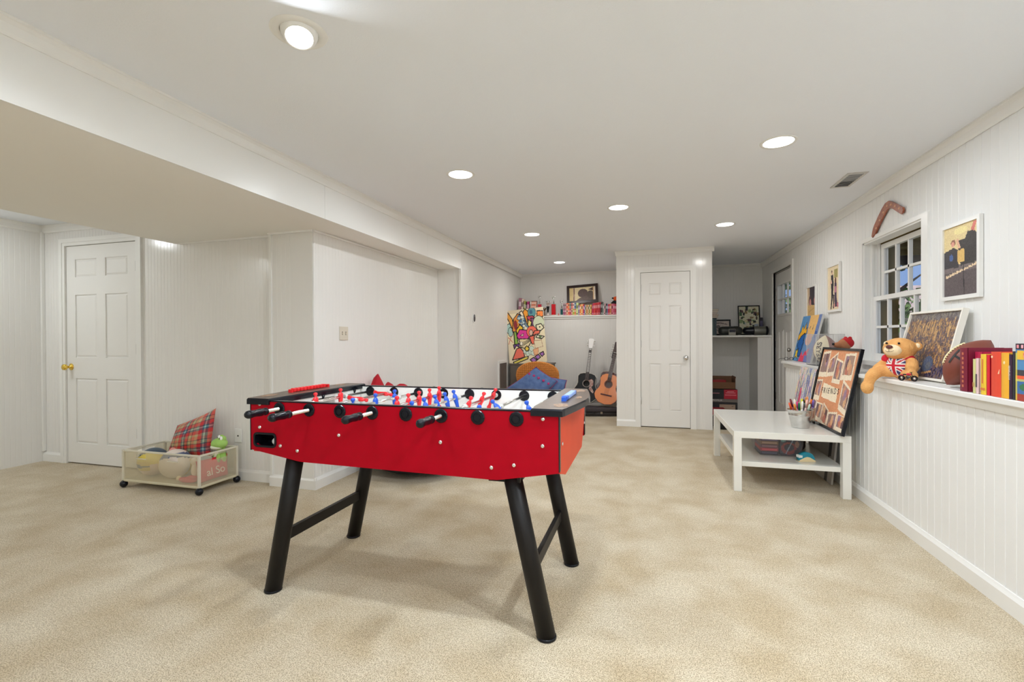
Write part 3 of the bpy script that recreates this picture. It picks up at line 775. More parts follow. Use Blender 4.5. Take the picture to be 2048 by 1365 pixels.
mid = [(1155,4,.21,(206,216,150),'pale lime'),(1158.6,3,.165,(140,120,160),'mauve grey'),(1161.6,3,.18,(232,140,60),'amber'),(1164.6,3,.19,(244,190,130),'cream orange'),(1167.2,2.4,.185,(214,60,50),'brick red'),
       (1169.6,2.2,.165,(120,90,170),'violet'),(1172,2.6,.17,(190,180,140),'khaki'),(1174.6,2.4,.17,(190,120,50),'brown orange'),(1177,2.4,.175,(214,180,140),'sand coloured'),(1179.6,2.4,.17,(150,140,70),'olive'),
       (1182.2,2.6,.175,(244,190,110),'pale amber')]
for px, w, h, c, nm in mid:
    small_book('%s paperback upright in the middle of the row below the dark framed photo' % nm, bx(px), 7.99, ZS, w * .0083, h, .20, c, 1.5, 'paperbacks on the back ledge')
reds = [(206,30,80),(226,60,60),(200,30,40),(214,50,60),(190,26,50)]
for i, c in enumerate(reds):
    small_book('%s book leaning right in the tall red run, back ledge' % ['pinkish crimson','bright coral red','deep scarlet','rose red','dark ruby'][i], bx(1185.5 + i * 3.3), 7.99, ZS, .022, .196 + .004 * i, .20, c, 5, 'paperbacks on the back ledge')
rest = [(1202.6,3,.215,(70,62,60),'dark grey'),(1206,2.6,.19,(140,150,140),'sage grey'),(1208.8,2.6,.185,(214,160,170),'pale pink'),(1211.6,2.4,.185,(60,80,70),'dark green'),(1214.2,2.6,.18,(130,110,150),'lavender'),
        (1217.2,3,.175,(200,40,70),'raspberry'),(1220.4,3,.18,(206,120,70),'rust orange'),(1223.8,3,.18,(226,120,140),'salmon pink'),(1227,2.8,.18,(214,90,120),'rose'),(1230.2,2.8,.175,(180,40,70),'wine red')]
for px, w, h, c, nm in rest:
    small_book('%s book near the right end of the back ledge beside the closet' % nm, bx(px), 7.99, ZS, w * .0083, h, .14, c, 4 if px < 1214 else 1, 'paperbacks on the back ledge')
left = [(1032,6,.20,(176,120,140),'mauve and cream',5),(1037,3.6,.19,(240,214,196),'cream',6),(1040.4,1.8,.165,(80,50,40),'dark brown',4),(1043,3,.165,(168,176,80),'lime',3),(1046,2.4,.155,(76,48,40),'black brown',2),(1050,4.6,.16,(172,44,110),'magenta',3),(1054.5,2.2,.16,(236,226,220),'white',5)]
for px, w, h, c, nm, ln in left:
    small_book('%s book above the graffiti canvas at the left end of the back ledge' % nm, bx(px) + .03, 8.0, ZS, w * .0080, h * 1.6, .14, c, ln * .6, 'books above the graffiti canvas')

# framed dark photo standing on the books
t = thing('framed_photo', 'dark wood framed sepia photo standing tilted on top of the back ledge books', 'picture', (bx(1163.5), 8.175, 1.784), rx=-15, ry=-3.2)
im = Img(70, 42, (232, 214, 170)); im.rect(0, 0, .14, 1, (226, 200, 140)); im.rect(.15, .05, .22, 1, (200, 170, 150)); im.line((.17, 0), (.19, .95), (110, 70, 60), .012)
im.ell(.52, .55, .19, .32, (96, 74, 70)); im.poly([(.25, 0), (.38, .2), (.8, .45), (.9, .3), (.9, 0)], (104, 84, 76)); im.ell(.8, .42, .13, .3, (92, 76, 68)); im.poly([(.72, .8), (.9, .95), (.9, .7)], (90, 66, 60)); im.rect(.9, 0, .93, 1, (214, 170, 110)); im.rect(.93, 0, 1, 1, (236, 220, 200))
framed(t, .54, .335, .045, .022, mat('dark_wood', (.03, .014, .012), .3), im.speck(rng, 6))

# small framed picture, trophies and figurines
t = thing('framed_picture', 'small pink and tan framed picture standing left of the red based trophy', 'picture', (bx(1064.8), 8.02, ZS), rx=-6)
im = Img(32, 26, (232, 170, 150)); im.rect(.1, .6, .9, .92, (240, 196, 176)); im.rect(.15, .7, .85, .8, (210, 120, 90)); im.poly([(.02, 0), (.1, .4), (.25, .5), (.4, .35), (.6, .42), (.98, .38), (.98, 0)], (60, 28, 36))
framed(t, .13, .265, .008, .015, cmat(96, 60, 52), im)
def trophy(label, x, y, z, colr, cw, ch, fh, base=None, cup=False, group='trophies on the back ledge'):
    t = thing('trophy', label, 'trophy', (x, y, z), group=group)
    b = MB(); b.cbox(-cw * .8, cw * .8, -cw * .6, cw * .6, 0, .014, .002); b.build('base', base or cmat(220, 214, 205, .3), t)
    b = MB()
    if cup: b.lathe([(.006, .014), (cw * .45, .02), (cw * .3, .04), (cw * .8, ch), (cw * .9, ch + .005), (cw * .6, ch + .006)], 18)
    else: b.cbox(-cw * .5, cw * .5, -cw * .5, cw * .5, .014, ch, .003)
    b.build('column', colr, t)
    b = MB(); b.lathe([(cw * .55, ch), (cw * .6, ch + .006), (.01, ch + .012), (.012, ch + .02)], 14)
    z0 = ch + .02
    b.loft([(z0, .005, .004, -.006, 0), (z0 + fh * .45, .007, .006, -.002, 0), (z0 + fh * .55, .010, .007, 0, 0), (z0 + fh * .78, .013, .008, 0, 0), (z0 + fh * .83, .004, .004, 0, 0)], 10)
    b.tube([(.010, 0, z0), (.006, 0, z0 + fh * .25), (.002, 0, z0 + fh * .5)], .005, 7); b.ell((0, 0, z0 + fh * .9), fh * .085, 10, 8)
    b.tube([(.010, 0, z0 + fh * .76), (.024, 0, z0 + fh * .85), (.030, 0, z0 + fh * 1.08)], [.004, .0035, .003], 7); b.tube([(-.010, 0, z0 + fh * .76), (-.022, 0, z0 + fh * .66), (-.028, 0, z0 + fh * .95)], [.004, .0035, .003], 7)
    b.build('figure', CHROME, t)
    return t
trophy('silver figure trophy on a short red base, behind the graffiti canvas top', bx(1078), 8.03, ZS, cmat(196, 24, 50, .3), .06, .20, .14)
trophy('tall red column trophy with silver figure, right of the graffiti canvas', bx(1107), 8.03, ZS, cmat(206, 10, 30, .25), .066, .195, .12)
trophy('slim dark teal column trophy beside the small paperbacks', bx(1123.3), 8.03, ZS, cmat(10, 84, 84, .25), .036, .11, .14)
t = thing('trophy_cup', 'silver two handled trophy cup with tapering black stem', 'trophy', (bx(1096), 7.99, ZS), group='trophies on the back ledge')
b = MB(); b.lathe([(.03, 0), (.03, .012), (.012, .02), (.012, .05), (.02, .054)], 18); b.build('base', cmat(226, 214, 208, .3), t)
b = MB(); b.lathe([(.010, .05), (.016, .08), (.026, .15), (.028, .16)], 18); b.build('stem', BLACKP, t)
b = MB(); b.lathe([(.012, .16), (.014, .19), (.026, .215), (.034, .25), (.031, .25), (.022, .215)], 18, caps=False)
for q in (-1, 1): b.tube([(q * .014, 0, .195), (q * .04, 0, .21), (q * .052, 0, .245), (q * .04, 0, .262)], .004, 8)
b.build('cup', CHROME, t)
t = thing('goblet', 'small brown metal goblet between the silver trophy and the cup', 'goblet', (bx(1087), 8.06, ZS))
b = MB(); b.lathe([(.03, 0), (.03, .006), (.007, .012), (.006, .085), (.03, .11), (.038, .14), (.034, .14), (.02, .112)], 18, caps=False); b.build('bowl', mat('bronze', (.25, .18, .12), .3, 1), t)
for i, (px, c) in enumerate(((1114.5, (200, 190, 190)), (1118, (226, 120, 110)))):
    b = MB(); b.lathe([(.012, 0), (.013, .004), (.006, .012), (.009, .022), (.005, .03), (.007, .036), (.001, .042)], 12)
    o = b.build('figurine', cmat(*c, .4)); o.location = (bx(px), 7.995, ZS); tag(o, ['tiny grey figurine right of the red column trophy', 'tiny coral figurine left of the teal column trophy'][i], 'figurine')
# orange and black plush on the books
t = thing('plush_toy', 'small orange and black plush toy sitting on the books by the closet corner', 'plush toy', (bx(1228.5), 8.05, ZS + .178))
b = MB(); b.ell((0, 0, .03), (.045, .035, .032)); b.ell((-.045, -.01, .018), (.02, .02, .014)); soften(b.build('body', mat('black_plush', (.012, .012, .014), .9, bump=(200, .4, .003)), t), .005, 2)
b = MB(); b.ell((.006, -.004, .088), (.034, .03, .036)); b.ell((.03, 0, .12), .012); soften(b.build('head', mat('orange_plush', srgb(236, 92, 36), .9, bump=(200, .4, .003)), t), .005, 2)
b = MB(); b.ell((-.03, -.012, .096), (.02, .016, .014)); b.build('muzzle', MC['black_plush'], t)

# graffiti style canvas leaning in the corner
t = thing('graffiti_canvas', 'large canvas of colourful overlapping doodle shapes leaning in the back left corner', 'painting', (-1.862, 7.40, .782), rx=-3.5, ry=-5.2)
im = Img(110, 150, (246, 232, 196)); K = (36, 24, 22)
im.rect(0, .93, 1, 1, (226, 210, 180)); im.ell(.06, .66, .07, .09, (180, 214, 206), K); im.ell(.09, .60, .06, .08, (176, 212, 204), K)
im.poly([(.0, .98), (.06, .96), (.16, .84), (.2, .68), (.24, .58), (.18, .57), (.08, .78), (.0, .9)], (240, 170, 70), K)
im.poly([(.14, .62), (.2, .84), (.32, .93), (.44, .86), (.36, .74), (.28, .62), (.22, .56)], (236, 150, 60), K); im.ell(.24, .72, .04, .08, (150, 40, 50), K, .008)
im.poly([(.36, .94), (.43, .97), (.5, .9), (.45, .84)], (250, 236, 210), K)
for k in range(26): im.ell(.33 + .24 * rng.random(), .64 + .24 * rng.random(), .03 + .02 * rng.random(), .025, [(110, 150, 180), (190, 216, 220), (80, 120, 160), (230, 236, 226)][k % 4], K, .006)
im.poly([(.24, .62), (.36, .72), (.44, .66), (.38, .56), (.28, .54)], (246, 204, 50), K); im.poly([(.46, .94), (.52, 1.0), (.6, .95), (.6, .8), (.56, .7)], (244, 160, 50), K)
im.ell(.7, .92, .1, .09, (90, 150, 160), K); im.ell(.68, .93, .04, .04, (60, 100, 130)); im.poly([(.56, .86), (.72, .86), (.8, .78), (.66, .72), (.58, .74)], (200, 70, 100), K)
im.poly([(.66, .82), (.8, .8), (.78, .62), (.68, .68)], (136, 84, 130), K); im.poly([(.6, .8), (.68, .74), (.62, .64), (.56, .7)], (240, 220, 120), K)
im.poly([(.82, .8), (.84, .94), (1, .93), (1, .84), (.9, .78), (.86, .82)], (246, 140, 70), K); im.poly([(.86, .84), (.92, .88), (.87, .86)], K)
im.ell(.86, .72, .14, .12, (214, 222, 190), K); im.poly([(.78, .68), (.92, .70), (.99, .62), (.88, .56), (.8, .6)], (240, 232, 196), K); im.ell(.88, .64, .02, .014, K); im.ell(.78, .62, .015, .012, K)
im.poly([(.25, .52), (.34, .63), (.56, .60), (.6, .50), (.54, .44), (.28, .46)], (232, 60, 160), K); im.poly([(.34, .52), (.44, .55), (.42, .50)], (240, 220, 190), K, .006)
im.ell(.66, .57, .13, .10, (246, 116, 92), K); im.ell(.64, .55, .045, .05, (230, 190, 170), K); im.poly([(.66, .5), (.86, .52), (.88, .58), (.74, .58)], (246, 120, 96), K); im.poly([(.58, .48), (.72, .5), (.7, .34), (.64, .34)], (246, 116, 92), K)
im.poly([(.18, .6), (.24, .6), (.28, .36), (.18, .36)], (150, 190, 80), K); im.poly([(.14, .36), (.3, .37), (.3, .3), (.22, .34), (.16, .28)], (110, 70, 150), K)
im.poly([(.3, .46), (.6, .44), (.62, .38), (.5, .26), (.34, .3)], (240, 224, 180), K)
for q in range(4): im.line((.34 + q * .02, .30 + q * .03), (.6 + q * .005, .40 + q * .012), K, .006)
im.ell(.36, .37, .035, .028, (250, 244, 226), K, .006)
im.poly([(.8, .5), (.98, .46), (.9, .42), (.76, .46)], (244, 240, 214), K); im.ell(.87, .46, .03, .022, (110, 140, 80), K, .006)
im.poly([(.08, .08), (.22, .28), (.32, .3), (.4, .22), (.42, .12), (.3, .1)], (246, 120, 100), K); im.poly([(.1, .04), (.44, .12), (.52, .12), (.5, .08), (.14, .0)], (236, 220, 100), K)
for cx, cy in ((.46, .22), (.52, .18), (.6, .2), (.66, .18), (.62, .26)): im.ell(cx, cy, .06, .045, (220, 236, 220), K, .007)
im.poly([(.44, .28), (.5, .32), (.56, .27), (.52, .22), (.46, .23)], (248, 214, 80), K); im.poly([(.7, .4), (.9, .4), (.92, .28), (.72, .26)], (244, 230, 196), (190, 150, 120), .006)
im.poly([(.66, .24), (.8, .26), (.78, .14), (.68, .14)], (246, 190, 140), (200, 120, 90), .006)
for q in range(3): im.poly([(.56 + q * .13, .06 + q * .05), (.66 + q * .13, .10 + q * .045), (.74 + q * .1, .04 + q * .05), (.64 + q * .12, .0 + q * .05)], (180, 120, 200), K)
im.rect(.0, .0, .06, .5, (240, 226, 196), .5); im.line((.02, .5), (.14, .4), (210, 110, 90), .008); im.line((.1, .52), (.02, .38), (210, 110, 90), .008)
b = MB(); b.box(-.312, .312, .001, .035, 0, .885); b.build('stretcher', cmat(236, 228, 206, .8), t)
im.mesh('painted_face', .624, .885, None, t)
# cabinet behind the chair that carries the canvas
t = thing('side_cabinet', 'taupe cabinet in shadow behind the wicker chair, under the graffiti canvas', 'cabinet', (-1.83, 7.6, 0))
TAUPE = mat('taupe', (.16, .14, .12), .7)
b = MB(); b.box(-.33, .33, -.22, .2, .02, .765); b.build('body', TAUPE, t)
b = MB(); b.cbox(-.345, .345, -.235, .21, .757, .778, .003); b.build('top', TAUPE, t)
b = MB(); b.box(-.32, -.005, -.232, -.22, .05, .745); b.build('door', TAUPE, t)
b = MB(); b.box(.005, .32, -.232, -.22, .05, .745); b.build('door', TAUPE, t)
# air grille on the left wall
t = thing('return_air_grille', 'white framed dark slatted air grille low on the left wall by the wicker chair', 'vent', (XL, 7.15, .2), rz=90)
b = MB(); frame_bars(b, .46, .63, .035, .018); b.build('frame', TRIM, t)
b = MB(); b.box(-.2, .2, -.003, -.001, .03, .6); b.build('duct', cmat(40, 34, 32), t)
b = MB()
for k in range(9): b.box(-.19 + k * .0455, -.178 + k * .0455, -.014, -.003, .03, .6)
b.build('slats', cmat(120, 108, 100), t)

# wicker chair and denim pillows
WICK = mat('wicker', srgb(226, 150, 66), .55, noise=(90, .6, srgb(190, 104, 36)), bump=(120, .8, .006))
t = thing('wicker_chair', 'orange wicker chair with rounded back holding denim pillows', 'chair', (-1.61, 6.75, 0))
b = MB(); n = 26
out = [(.32 * math.cos(2 * PI * k / n), .62 + .20 * math.copysign(abs(math.sin(2 * PI * k / n)) ** .8, math.sin(2 * PI * k / n))) for k in range(n)]
b.prism(out, .20, .225, 'y', sm=False); bo = b.build('backrest', WICK, t)
b = MB(); b.tube([(x, .212, z) for x, z in out] + [(out[0][0], .212, out[0][1])], .016, 10); b.build('back_rim', WICK, bo)
b = MB()
for k in range(21):
    x = -.3 + .03 * k; q = .2 * max(0, 1 - (x / .32) ** 2) ** .4; b.tube([(x, .197, .62 - q), (x, .195, .62 + q)], .004, 6)
for k in range(12):
    z = .44 + .033 * k; q = .32 * max(0, 1 - ((z - .62) / .2) ** 2) ** .5; b.tube([(-q, .193, z), (q, .193, z)], .004, 6)
b.build('weave', WICK, bo)
b = MB(); b.lathe([(.001, .225), (.27, .225), (.29, .24), (.27, .255), (.001, .257)], 30); b.build('seat', WICK, t)
b = MB(); b.box(-.2, .2, .20, .225, .25, .5); b.build('back_support', WICK, t)
for x, y in ((-.22, -.2), (.22, -.2), (-.22, .2), (.22, .2)):
    b = MB(); b.tube([(x * 1.1, y * 1.1, 0), (x * .9, y * .9, .235)], .016, 10); b.build('leg', WICK, t)
def pillow_mesh(cs, thick, nrm, n=16, flat=.55, sag=0):
    """cushion through 4 corners (a,b,c,d in order), puffed along nrm both ways"""
    A, B, C_, D = [Vector(c) for c in cs]; N = Vector(nrm).normalized(); vs = []; fs = []
    for s in (1, -1):
        for j in range(n + 1):
            for i in range(n + 1):
                u, v = i / n, j / n
                pu = u + .0; e = (4 * u * (1 - u)) ** flat * (4 * v * (1 - v)) ** flat
                k = .06 * (4 * u * (1 - u)) * (abs(2 * v - 1)); k2 = .06 * (4 * v * (1 - v)) * (abs(2 * u - 1))
                uu = u + (0.5 - u) * k2; vv = v + (.5 - v) * k
                p = A.lerp(B, uu).lerp(D.lerp(C_, uu), vv)
                w = 1 + .06 * math.sin(9 * u + 4 * v) * math.sin(7 * v)
                vs.append(p + N * (s * thick * .5 * e * w))
        o = 0 if s == 1 else (n + 1) ** 2
        for j in range(n):
            for i in range(n):
                q = o + j * (n + 1) + i; f = (q, q + 1, q + n + 2, q + n + 1); fs.append(f if s == 1 else f[::-1])
    return vs, fs
DEN = mat('denim', srgb(96, 122, 170), .9, noise=(14, .7, srgb(66, 90, 140)), bump=(60, .5, .006))
PINKT = cmat(176, 50, 110, .8)
def denim(label, corners, thick, nrm, loc, buttons=True):
    t = thing('denim_pillow', label, 'pillow', loc, group='denim pillows on the wicker chair')
    vs, fs = pillow_mesh(corners, thick, nrm); b = MB(); b.add(vs, fs, 0, True); b.build('cushion', DEN, t)
    b = MB(); cs = [Vector(c) for c in corners]; pts = []
    for k in range(4):
        a_, c_ = cs[k], cs[(k + 1) % 4]; mdl = sum(cs, Vector()) / 4
        for q in range(6):
            p = a_.lerp(c_, q / 6); w = .06 * 4 * (q / 6) * (1 - q / 6); pts.append(p.lerp(mdl, w))
    b.tube(pts + [pts[0]], .0035, 6); b.build('piping', PINKT, t)
    if buttons:
        N = Vector(nrm).normalized(); A, B, C_, D = cs
        for k in range(5):
            u = .14 + .18 * k; v = .70; p = A.lerp(B, u).lerp(D.lerp(C_, u), v); e = (4 * u * (1 - u)) ** .55 * (4 * v * (1 - v)) ** .55
            b = MB(); b.M = Matrix.Translation(p + N * (thick * .5 * e + .002)) @ N.to_track_quat('Z', 'Y').to_matrix().to_4x4()
            b.lathe([(.018, 0), (.019, .004), (.010, .006), (.001, .005)], 14); b.build('button', PINKT, t)
    return t
denim('blue denim pillow with pink buttons and piping, front one on the wicker chair', [(-.46, -.02, -.02), (.12, -.13, -.16), (.34, .04, .12), (.0, .12, .32)], .2, (.1, -1, .5), (-1.60, 6.72, .44))
denim('blue denim pillow half hidden behind the buttoned one on the wicker chair', [(-.15, .0, -.16), (.36, -.06, -.12), (.37, .04, .07), (-.05, .1, .14)], .14, (0, -1, .6), (-1.51, 6.80, .50), False)

# ---- guitars
def guitar(name, label, loc, rx, rz, ry, topm, sidem, neckm, headm, inlay, rosette, body='dread', L=1.04, group=None):
    t = bpy.data.objects.new(name, None); col.objects.link(t); t.location = loc; t.rotation_euler = (R(rx), R(ry), R(rz)); tag(t, label, 'guitar', group)
    prof = [(0, .0), (.03, .115), (.09, .178), (.16, .198), (.22, .185), (.28, .150), (.325, .138), (.38, .142), (.43, .145), (.468, .118), (.485, .06), (.488, 0)] if body == 'dread' else \
           [(0, .0), (.02, .10), (.07, .155), (.13, .180), (.18, .172), (.24, .135), (.28, .122), (.33, .127), (.39, .138), (.44, .120), (.472, .07), (.48, 0)]
    pr = []
    for k in range(len(prof) - 1):
        for q in range(3):
            z = prof[k][0] + (prof[k + 1][0] - prof[k][0]) * q / 3; x = prof[k][1] + (prof[k + 1][1] - prof[k][1]) * q / 3; pr.append((x, z))
    pr.append((prof[-1][1], prof[-1][0]))
    out = pr + [(-x, z) for x, z in reversed(pr[1:-1])]
    hz_ = .318; hole = [(.05 * math.cos(2 * PI * k / 24), hz_ + .05 * math.sin(2 * PI * k / 24)) for k in range(24)]
    b = MB(); b.plate([out, hole], -.105, -.1, 'y', 0); bo = b.build('soundboard', topm, t)
    b = MB(); n = len(out); vs = [(x, -.1, z) for x, z in out] + [(x, 0, z) for x, z in out]
    b.add(vs, [(i, (i + 1) % n, n + (i + 1) % n, n + i) for i in range(n)], 0); b.add(vs[n:], [list(range(n))], 0); b.build('body', sidem, t)
    b = MB(); b.plate([[(x * 1.008, (z - .24) * 1.006 + .24) for x, z in out], [(x * .978, (z - .24) * .985 + .24) for x, z in out]], -.1058, -.1035, 'y'); b.build('binding', cmat(228, 220, 205) if body == 'dread' else cmat(90, 40, 20), t)
    b = MB(); b.plate([[(.063 * math.cos(a), hz_ + .063 * math.sin(a)) for a in [2 * PI * k / 28 for k in range(28)]], [(.051 * math.cos(a), hz_ + .051 * math.sin(a)) for a in [2 * PI * k / 28 for k in range(28)]]], -.1062, -.104, 'y'); b.build('rosette', rosette, t)
    nz = L - .165
    b = MB(); b.prism([(-.029, .375), (.029, .375), (.022, nz), (-.022, nz)], -.114, -.105, 'y', 0); fb = b.build('fretboard', neckm, t)
    b = MB(); b.loft([(.46, .026, .018, 0, -.09), (.52, .025, .012, 0, -.098), (nz, .021, .010, 0, -.1), (nz + .02, .02, .01, 0, -.1)], 12, 2); b.build('neck', sidem if body != 'dread' else BLACKP, t)
    b = MB(); k = 0; z = nz
    sc = .645; frets = []
    for i in range(1, 17):
        zz = nz - sc * (1 - 2 ** (-i / 12))
        if zz > .385: b.box(-.027, .027, -.1152, -.1138, zz - .0012, zz + .0012); frets.append(zz)
    b.build('frets', STEEL, fb)
    if inlay:
        b = MB(); prev = nz
        for i, zz in enumerate(frets):
            c_ = (prev + zz) / 2; hh = (prev - zz) * .2
            if i % 1 == 0 and i != 1: b.box(-.017, .017, -.1148, -.1138, c_ - hh, c_ + hh)
            prev = zz
        b.build('inlays', cmat(236, 232, 226, .3), fb)
    if inlay:
        hp = [(-.022, nz), (.022, nz), (.034, nz + .04), (.036, nz + .10), (.045, nz + .14), (.025, nz + .163), (.01, nz + .155), (0, nz + .168), (-.01, nz + .155), (-.025, nz + .163), (-.045, nz + .14), (-.036, nz + .10), (-.034, nz + .04)]
    else:
        hp = [(-.022, nz), (.022, nz), (.034, nz + .02), (.034, nz + .16), (.012, nz + .17), (0, nz + .182), (-.012, nz + .17), (-.034, nz + .16), (-.034, nz + .02)]
    b = MB(); b.prism(hp, -.112, -.097, 'y'); hd = b.build('headstock', headm, t)
    for q in (-1, 1):
        for i in range(3):
            b = MB(); b.tube([(q * .03, -.104, nz + .045 + .035 * i), (q * .052, -.104, nz + .045 + .035 * i)], .003, 7); b.ell((q * .057, -.104, nz + .045 + .035 * i), (.008, .005, .010), 10, 7); b.build('tuning_peg', CHROME, hd)
    b = MB(); b.cbox(-.024, .024, -.119, -.1, nz - .003, nz + .003, .001); b.build('nut', WHITEP, fb)
    b = MB(); b.cbox(-.085, .085, -.114, -.105, .135, .158, .003); b.cbox(-.05, .05, -.118, -.113, .144, .149, .001); b.build('bridge', cmat(90, 34, 24, .4) if body != 'dread' else cmat(60, 40, 36), t)
    b = MB()
    for i in range(6):
        x0 = -.03 + .012 * i; x1 = -.017 + .0068 * i; b.tube([(x0, -.119, .147), (x1, -.1195, nz)], .0006, 4)
    b.build('strings', STEEL, t)
    return t
GB = mat('guitar_black', (.006, .006, .007), .35, spec=.25)
ROS = cmat(150, 136, 128, .4)
g1 = guitar('acoustic_guitar', 'black acoustic guitar with white headstock and decorated pickguard leaning on back wall', (-.985, 7.62, .125), -13, 0, 5.5, GB, GB, cmat(52, 34, 30, .4), cmat(240, 238, 236, .3), True, ROS, L=1.06)
b = MB(); b.prism([(.03, .37), (.075, .40), (.105, .37), (.11, .30), (.085, .27), (.13, .20), (.12, .17), (.08, .20), (.045, .24), (.055, .28), (.06, .33)], -.1072, -.1052, 'y'); b.build('pickguard', mat('pickguard', srgb(150, 76, 70), .3, noise=(45, .9, srgb(214, 190, 170))), g1)
OR = mat('orange_spruce', srgb(236, 134, 44), .22, coat=.5, noise=(3, .5, srgb(226, 118, 34)))
guitar('classical_guitar', 'orange classical guitar leaning at the closet corner, partly hidden by the corner', (-.655, 7.42, .150), -10, 0, 11.5, OR, mat('guitar_brown', (.18, .05, .02), .25, coat=.4), cmat(70, 44, 40, .5), cmat(60, 34, 26, .3), False, cmat(110, 60, 40, .4), 'class', L=.98)
SB = mat('sunburst', srgb(112, 40, 22), .16, coat=.6, noise=(5, .9, srgb(46, 16, 12)))
guitar('acoustic_guitar', 'reddish brown sunburst guitar body showing between the black and orange guitars', (-.69, 7.79, .15), -9, 0, 12, SB, mat('guitar_brown', (.18, .05, .02), .25), cmat(50, 30, 26, .4), cmat(40, 24, 20, .3), False, cmat(90, 50, 40, .4), 'dread', L=.86)
# guitar case
t = thing('guitar_case', 'black hard guitar case lying on the carpet below the guitars', 'guitar case', (-.975, 7.32, 0))
pc = []
for k in range(40):
    a = 2 * PI * k / 40; rx_ = .56; ry_ = .17 - .05 * math.cos(a) + .015 * math.cos(3 * a); pc.append((rx_ * math.cos(a), ry_ * math.sin(a)))
CASE = mat('case_black', (.018, .013, .012), .55, bump=(200, .4, .002))
def slab(z0, z1, r=.02):
    b = MB(); n = len(pc); rings = [(z0, .97), (z0 + r * .5, 1), (z1 - r, 1), (z1 - r * .3, .98), (z1, .93)]
    vs = [(x * s, y * s, z) for z, s in rings for x, y in pc]
    b.add(vs, [(k * n + i, k * n + (i + 1) % n, (k + 1) * n + (i + 1) % n, (k + 1) * n + i) for k in range(4) for i in range(n)], 0, True); b.add(vs[-n:], [list(range(n))], 0); b.add(vs[:n], [list(range(n))], 0); return b
slab(.0, .062).build('bottom_shell', CASE, t); slab(.066, .125).build('lid', mat('case_lid', (.05, .04, .045), .8, bump=(120, .5, .003)), t)
for x in (-.3, 0, .3):
    b = MB(); b.M = at(x, -.175 + .05 * x * x * 4 - (.0 if x > 0 else -.0), .062); b.box(-.015, .015, -.012, .012, -.015, .015); b.build('latch', mat('latch', (.4, .35, .3), .3, 1), t)
b = MB(); b.tube([(.1, -.18, .055), (.11, -.205, .052), (.19, -.205, .052), (.2, -.175, .055)], .007, 8); b.build('handle', CASE, t)

# beanbag and red blanket
t = thing('bean_bag', 'large black bean bag on the carpet behind the foosball table', 'bean bag', (-1.99, 3.90, 0))
b = MB(); b.ell((0, 0, .2), (.49, .50, .21), 36, 20); b.ell((-.05, .12, .33), (.38, .32, .23), 30, 18)
for k in range(len(b.v)):
    x, y, z = b.v[k]; b.v[k] = (x + .012 * math.sin(11 * y + 5 * z), y + .012 * math.sin(9 * x + 7 * z), max(0, z))
soften(b.build('cover', mat('black_fabric', (.010, .010, .012), .85, bump=(30, .3, .01)), t), .02, 6)
t = thing('red_blanket', 'crumpled red blanket with pointed folds on top of the bean bag', 'blanket', (-2.08, 3.80, .58))
b = MB(); n = 22; vs = []
for j in range(n + 1):
    for i in range(n + 1):
        x = -.42 + .78 * i / n; y = -.26 + .5 * j / n; r = math.hypot(x / .55, y / .36)
        pk = .25 * math.exp(-(((x + .36) / .075) ** 2)) * math.exp(-((y - .1) / .10) ** 2) + .13 * math.exp(-((x + .06) / .10) ** 2 - ((y) / .12) ** 2) + .12 * math.exp(-((x + .2) / .05) ** 2 - ((y - .05) / .1) ** 2)
        z = .09 - .12 * r * r + pk + .018 * math.sin(19 * x + 8 * y) * math.cos(13 * y); vs.append((x, y, z))
b.add(vs, [(j * (n + 1) + i, j * (n + 1) + i + 1, (j + 1) * (n + 1) + i + 1, (j + 1) * (n + 1) + i) for j in range(n) for i in range(n)], 0, True)
o = b.build('blanket_cloth', mat('red_cloth', srgb(176, 14, 34), .85, bump=(40, .4, .01)), t); sd = o.modifiers.new('thick', 'SOLIDIFY'); sd.thickness = .008

# ---- right alcove
ZA = 1.213
t = thing('framed_certificate', 'black framed certificate leaning on the alcove ledge behind the dark speaker', 'picture', (1.075, 8.05, ZA), rx=-8)
im = Img(44, 30, (206, 190, 178)); im.line((.1, .72), (.3, .82), (90, 70, 66), .02); im.line((.3, .82), (.55, .85), (90, 70, 66), .02); im.line((.55, .85), (.88, .74), (90, 70, 66), .02); im.ell(.45, .55, .1, .14, (110, 96, 90)); im.line((.15, .3), (.8, .3), (130, 116, 110), .012)
framed(t, .33, .25, .022, .018, BLACKP, im.speck(rng, 6))
t = thing('framed_collage', 'tall black framed collage of many photos leaning on the alcove ledge', 'picture', (1.50, 8.03, ZA + .005), rx=-9, ry=0)
im = Img(44, 64, (222, 218, 190)); cs = [(24, 20, 26), (150, 130, 90), (60, 100, 60), (214, 206, 160), (90, 60, 60), (140, 160, 110), (170, 180, 190), (34, 40, 34)]
for k in range(70):
    x, y = rng.random() * .9, rng.random() * .92; im.rect(x, y, x + .05 + rng.random() * .14, y + .04 + rng.random() * .1, cs[k % 8])
framed(t, .31, .46, .014, .022, BLACKP, im.speck(rng, 8))
t = thing('dark_box', 'small dark purple box standing right of the photo collage on the alcove ledge', 'box', (1.655, 8.0, ZA))
b = MB(); b.cbox(-.022, .022, -.03, .03, 0, .27, .003); b.build('carton', cmat(36, 28, 44, .5), t)
b = MB(); b.box(-.018, .018, -.0308, -.03, .05, .22); b.build('printed_panel', cmat(84, 80, 110, .4), t)
t = thing('portable_speaker', 'dark rounded portable speaker with pale label lying on the alcove ledge', 'speaker', (1.185, 7.74, ZA), rz=3)
DK = mat('speaker_dark', (.03, .034, .028), .35)
b = MB(); b.M = at(0, 0, .068, 0, 90); b.lathe([(.001, -.165), (.03, -.163), (.052, -.15), (.064, -.12), (.067, -.06), (.067, .08), (.06, .13), (.046, .155), (.02, .168), (.001, .17)], 28); b.build('body', DK, t)
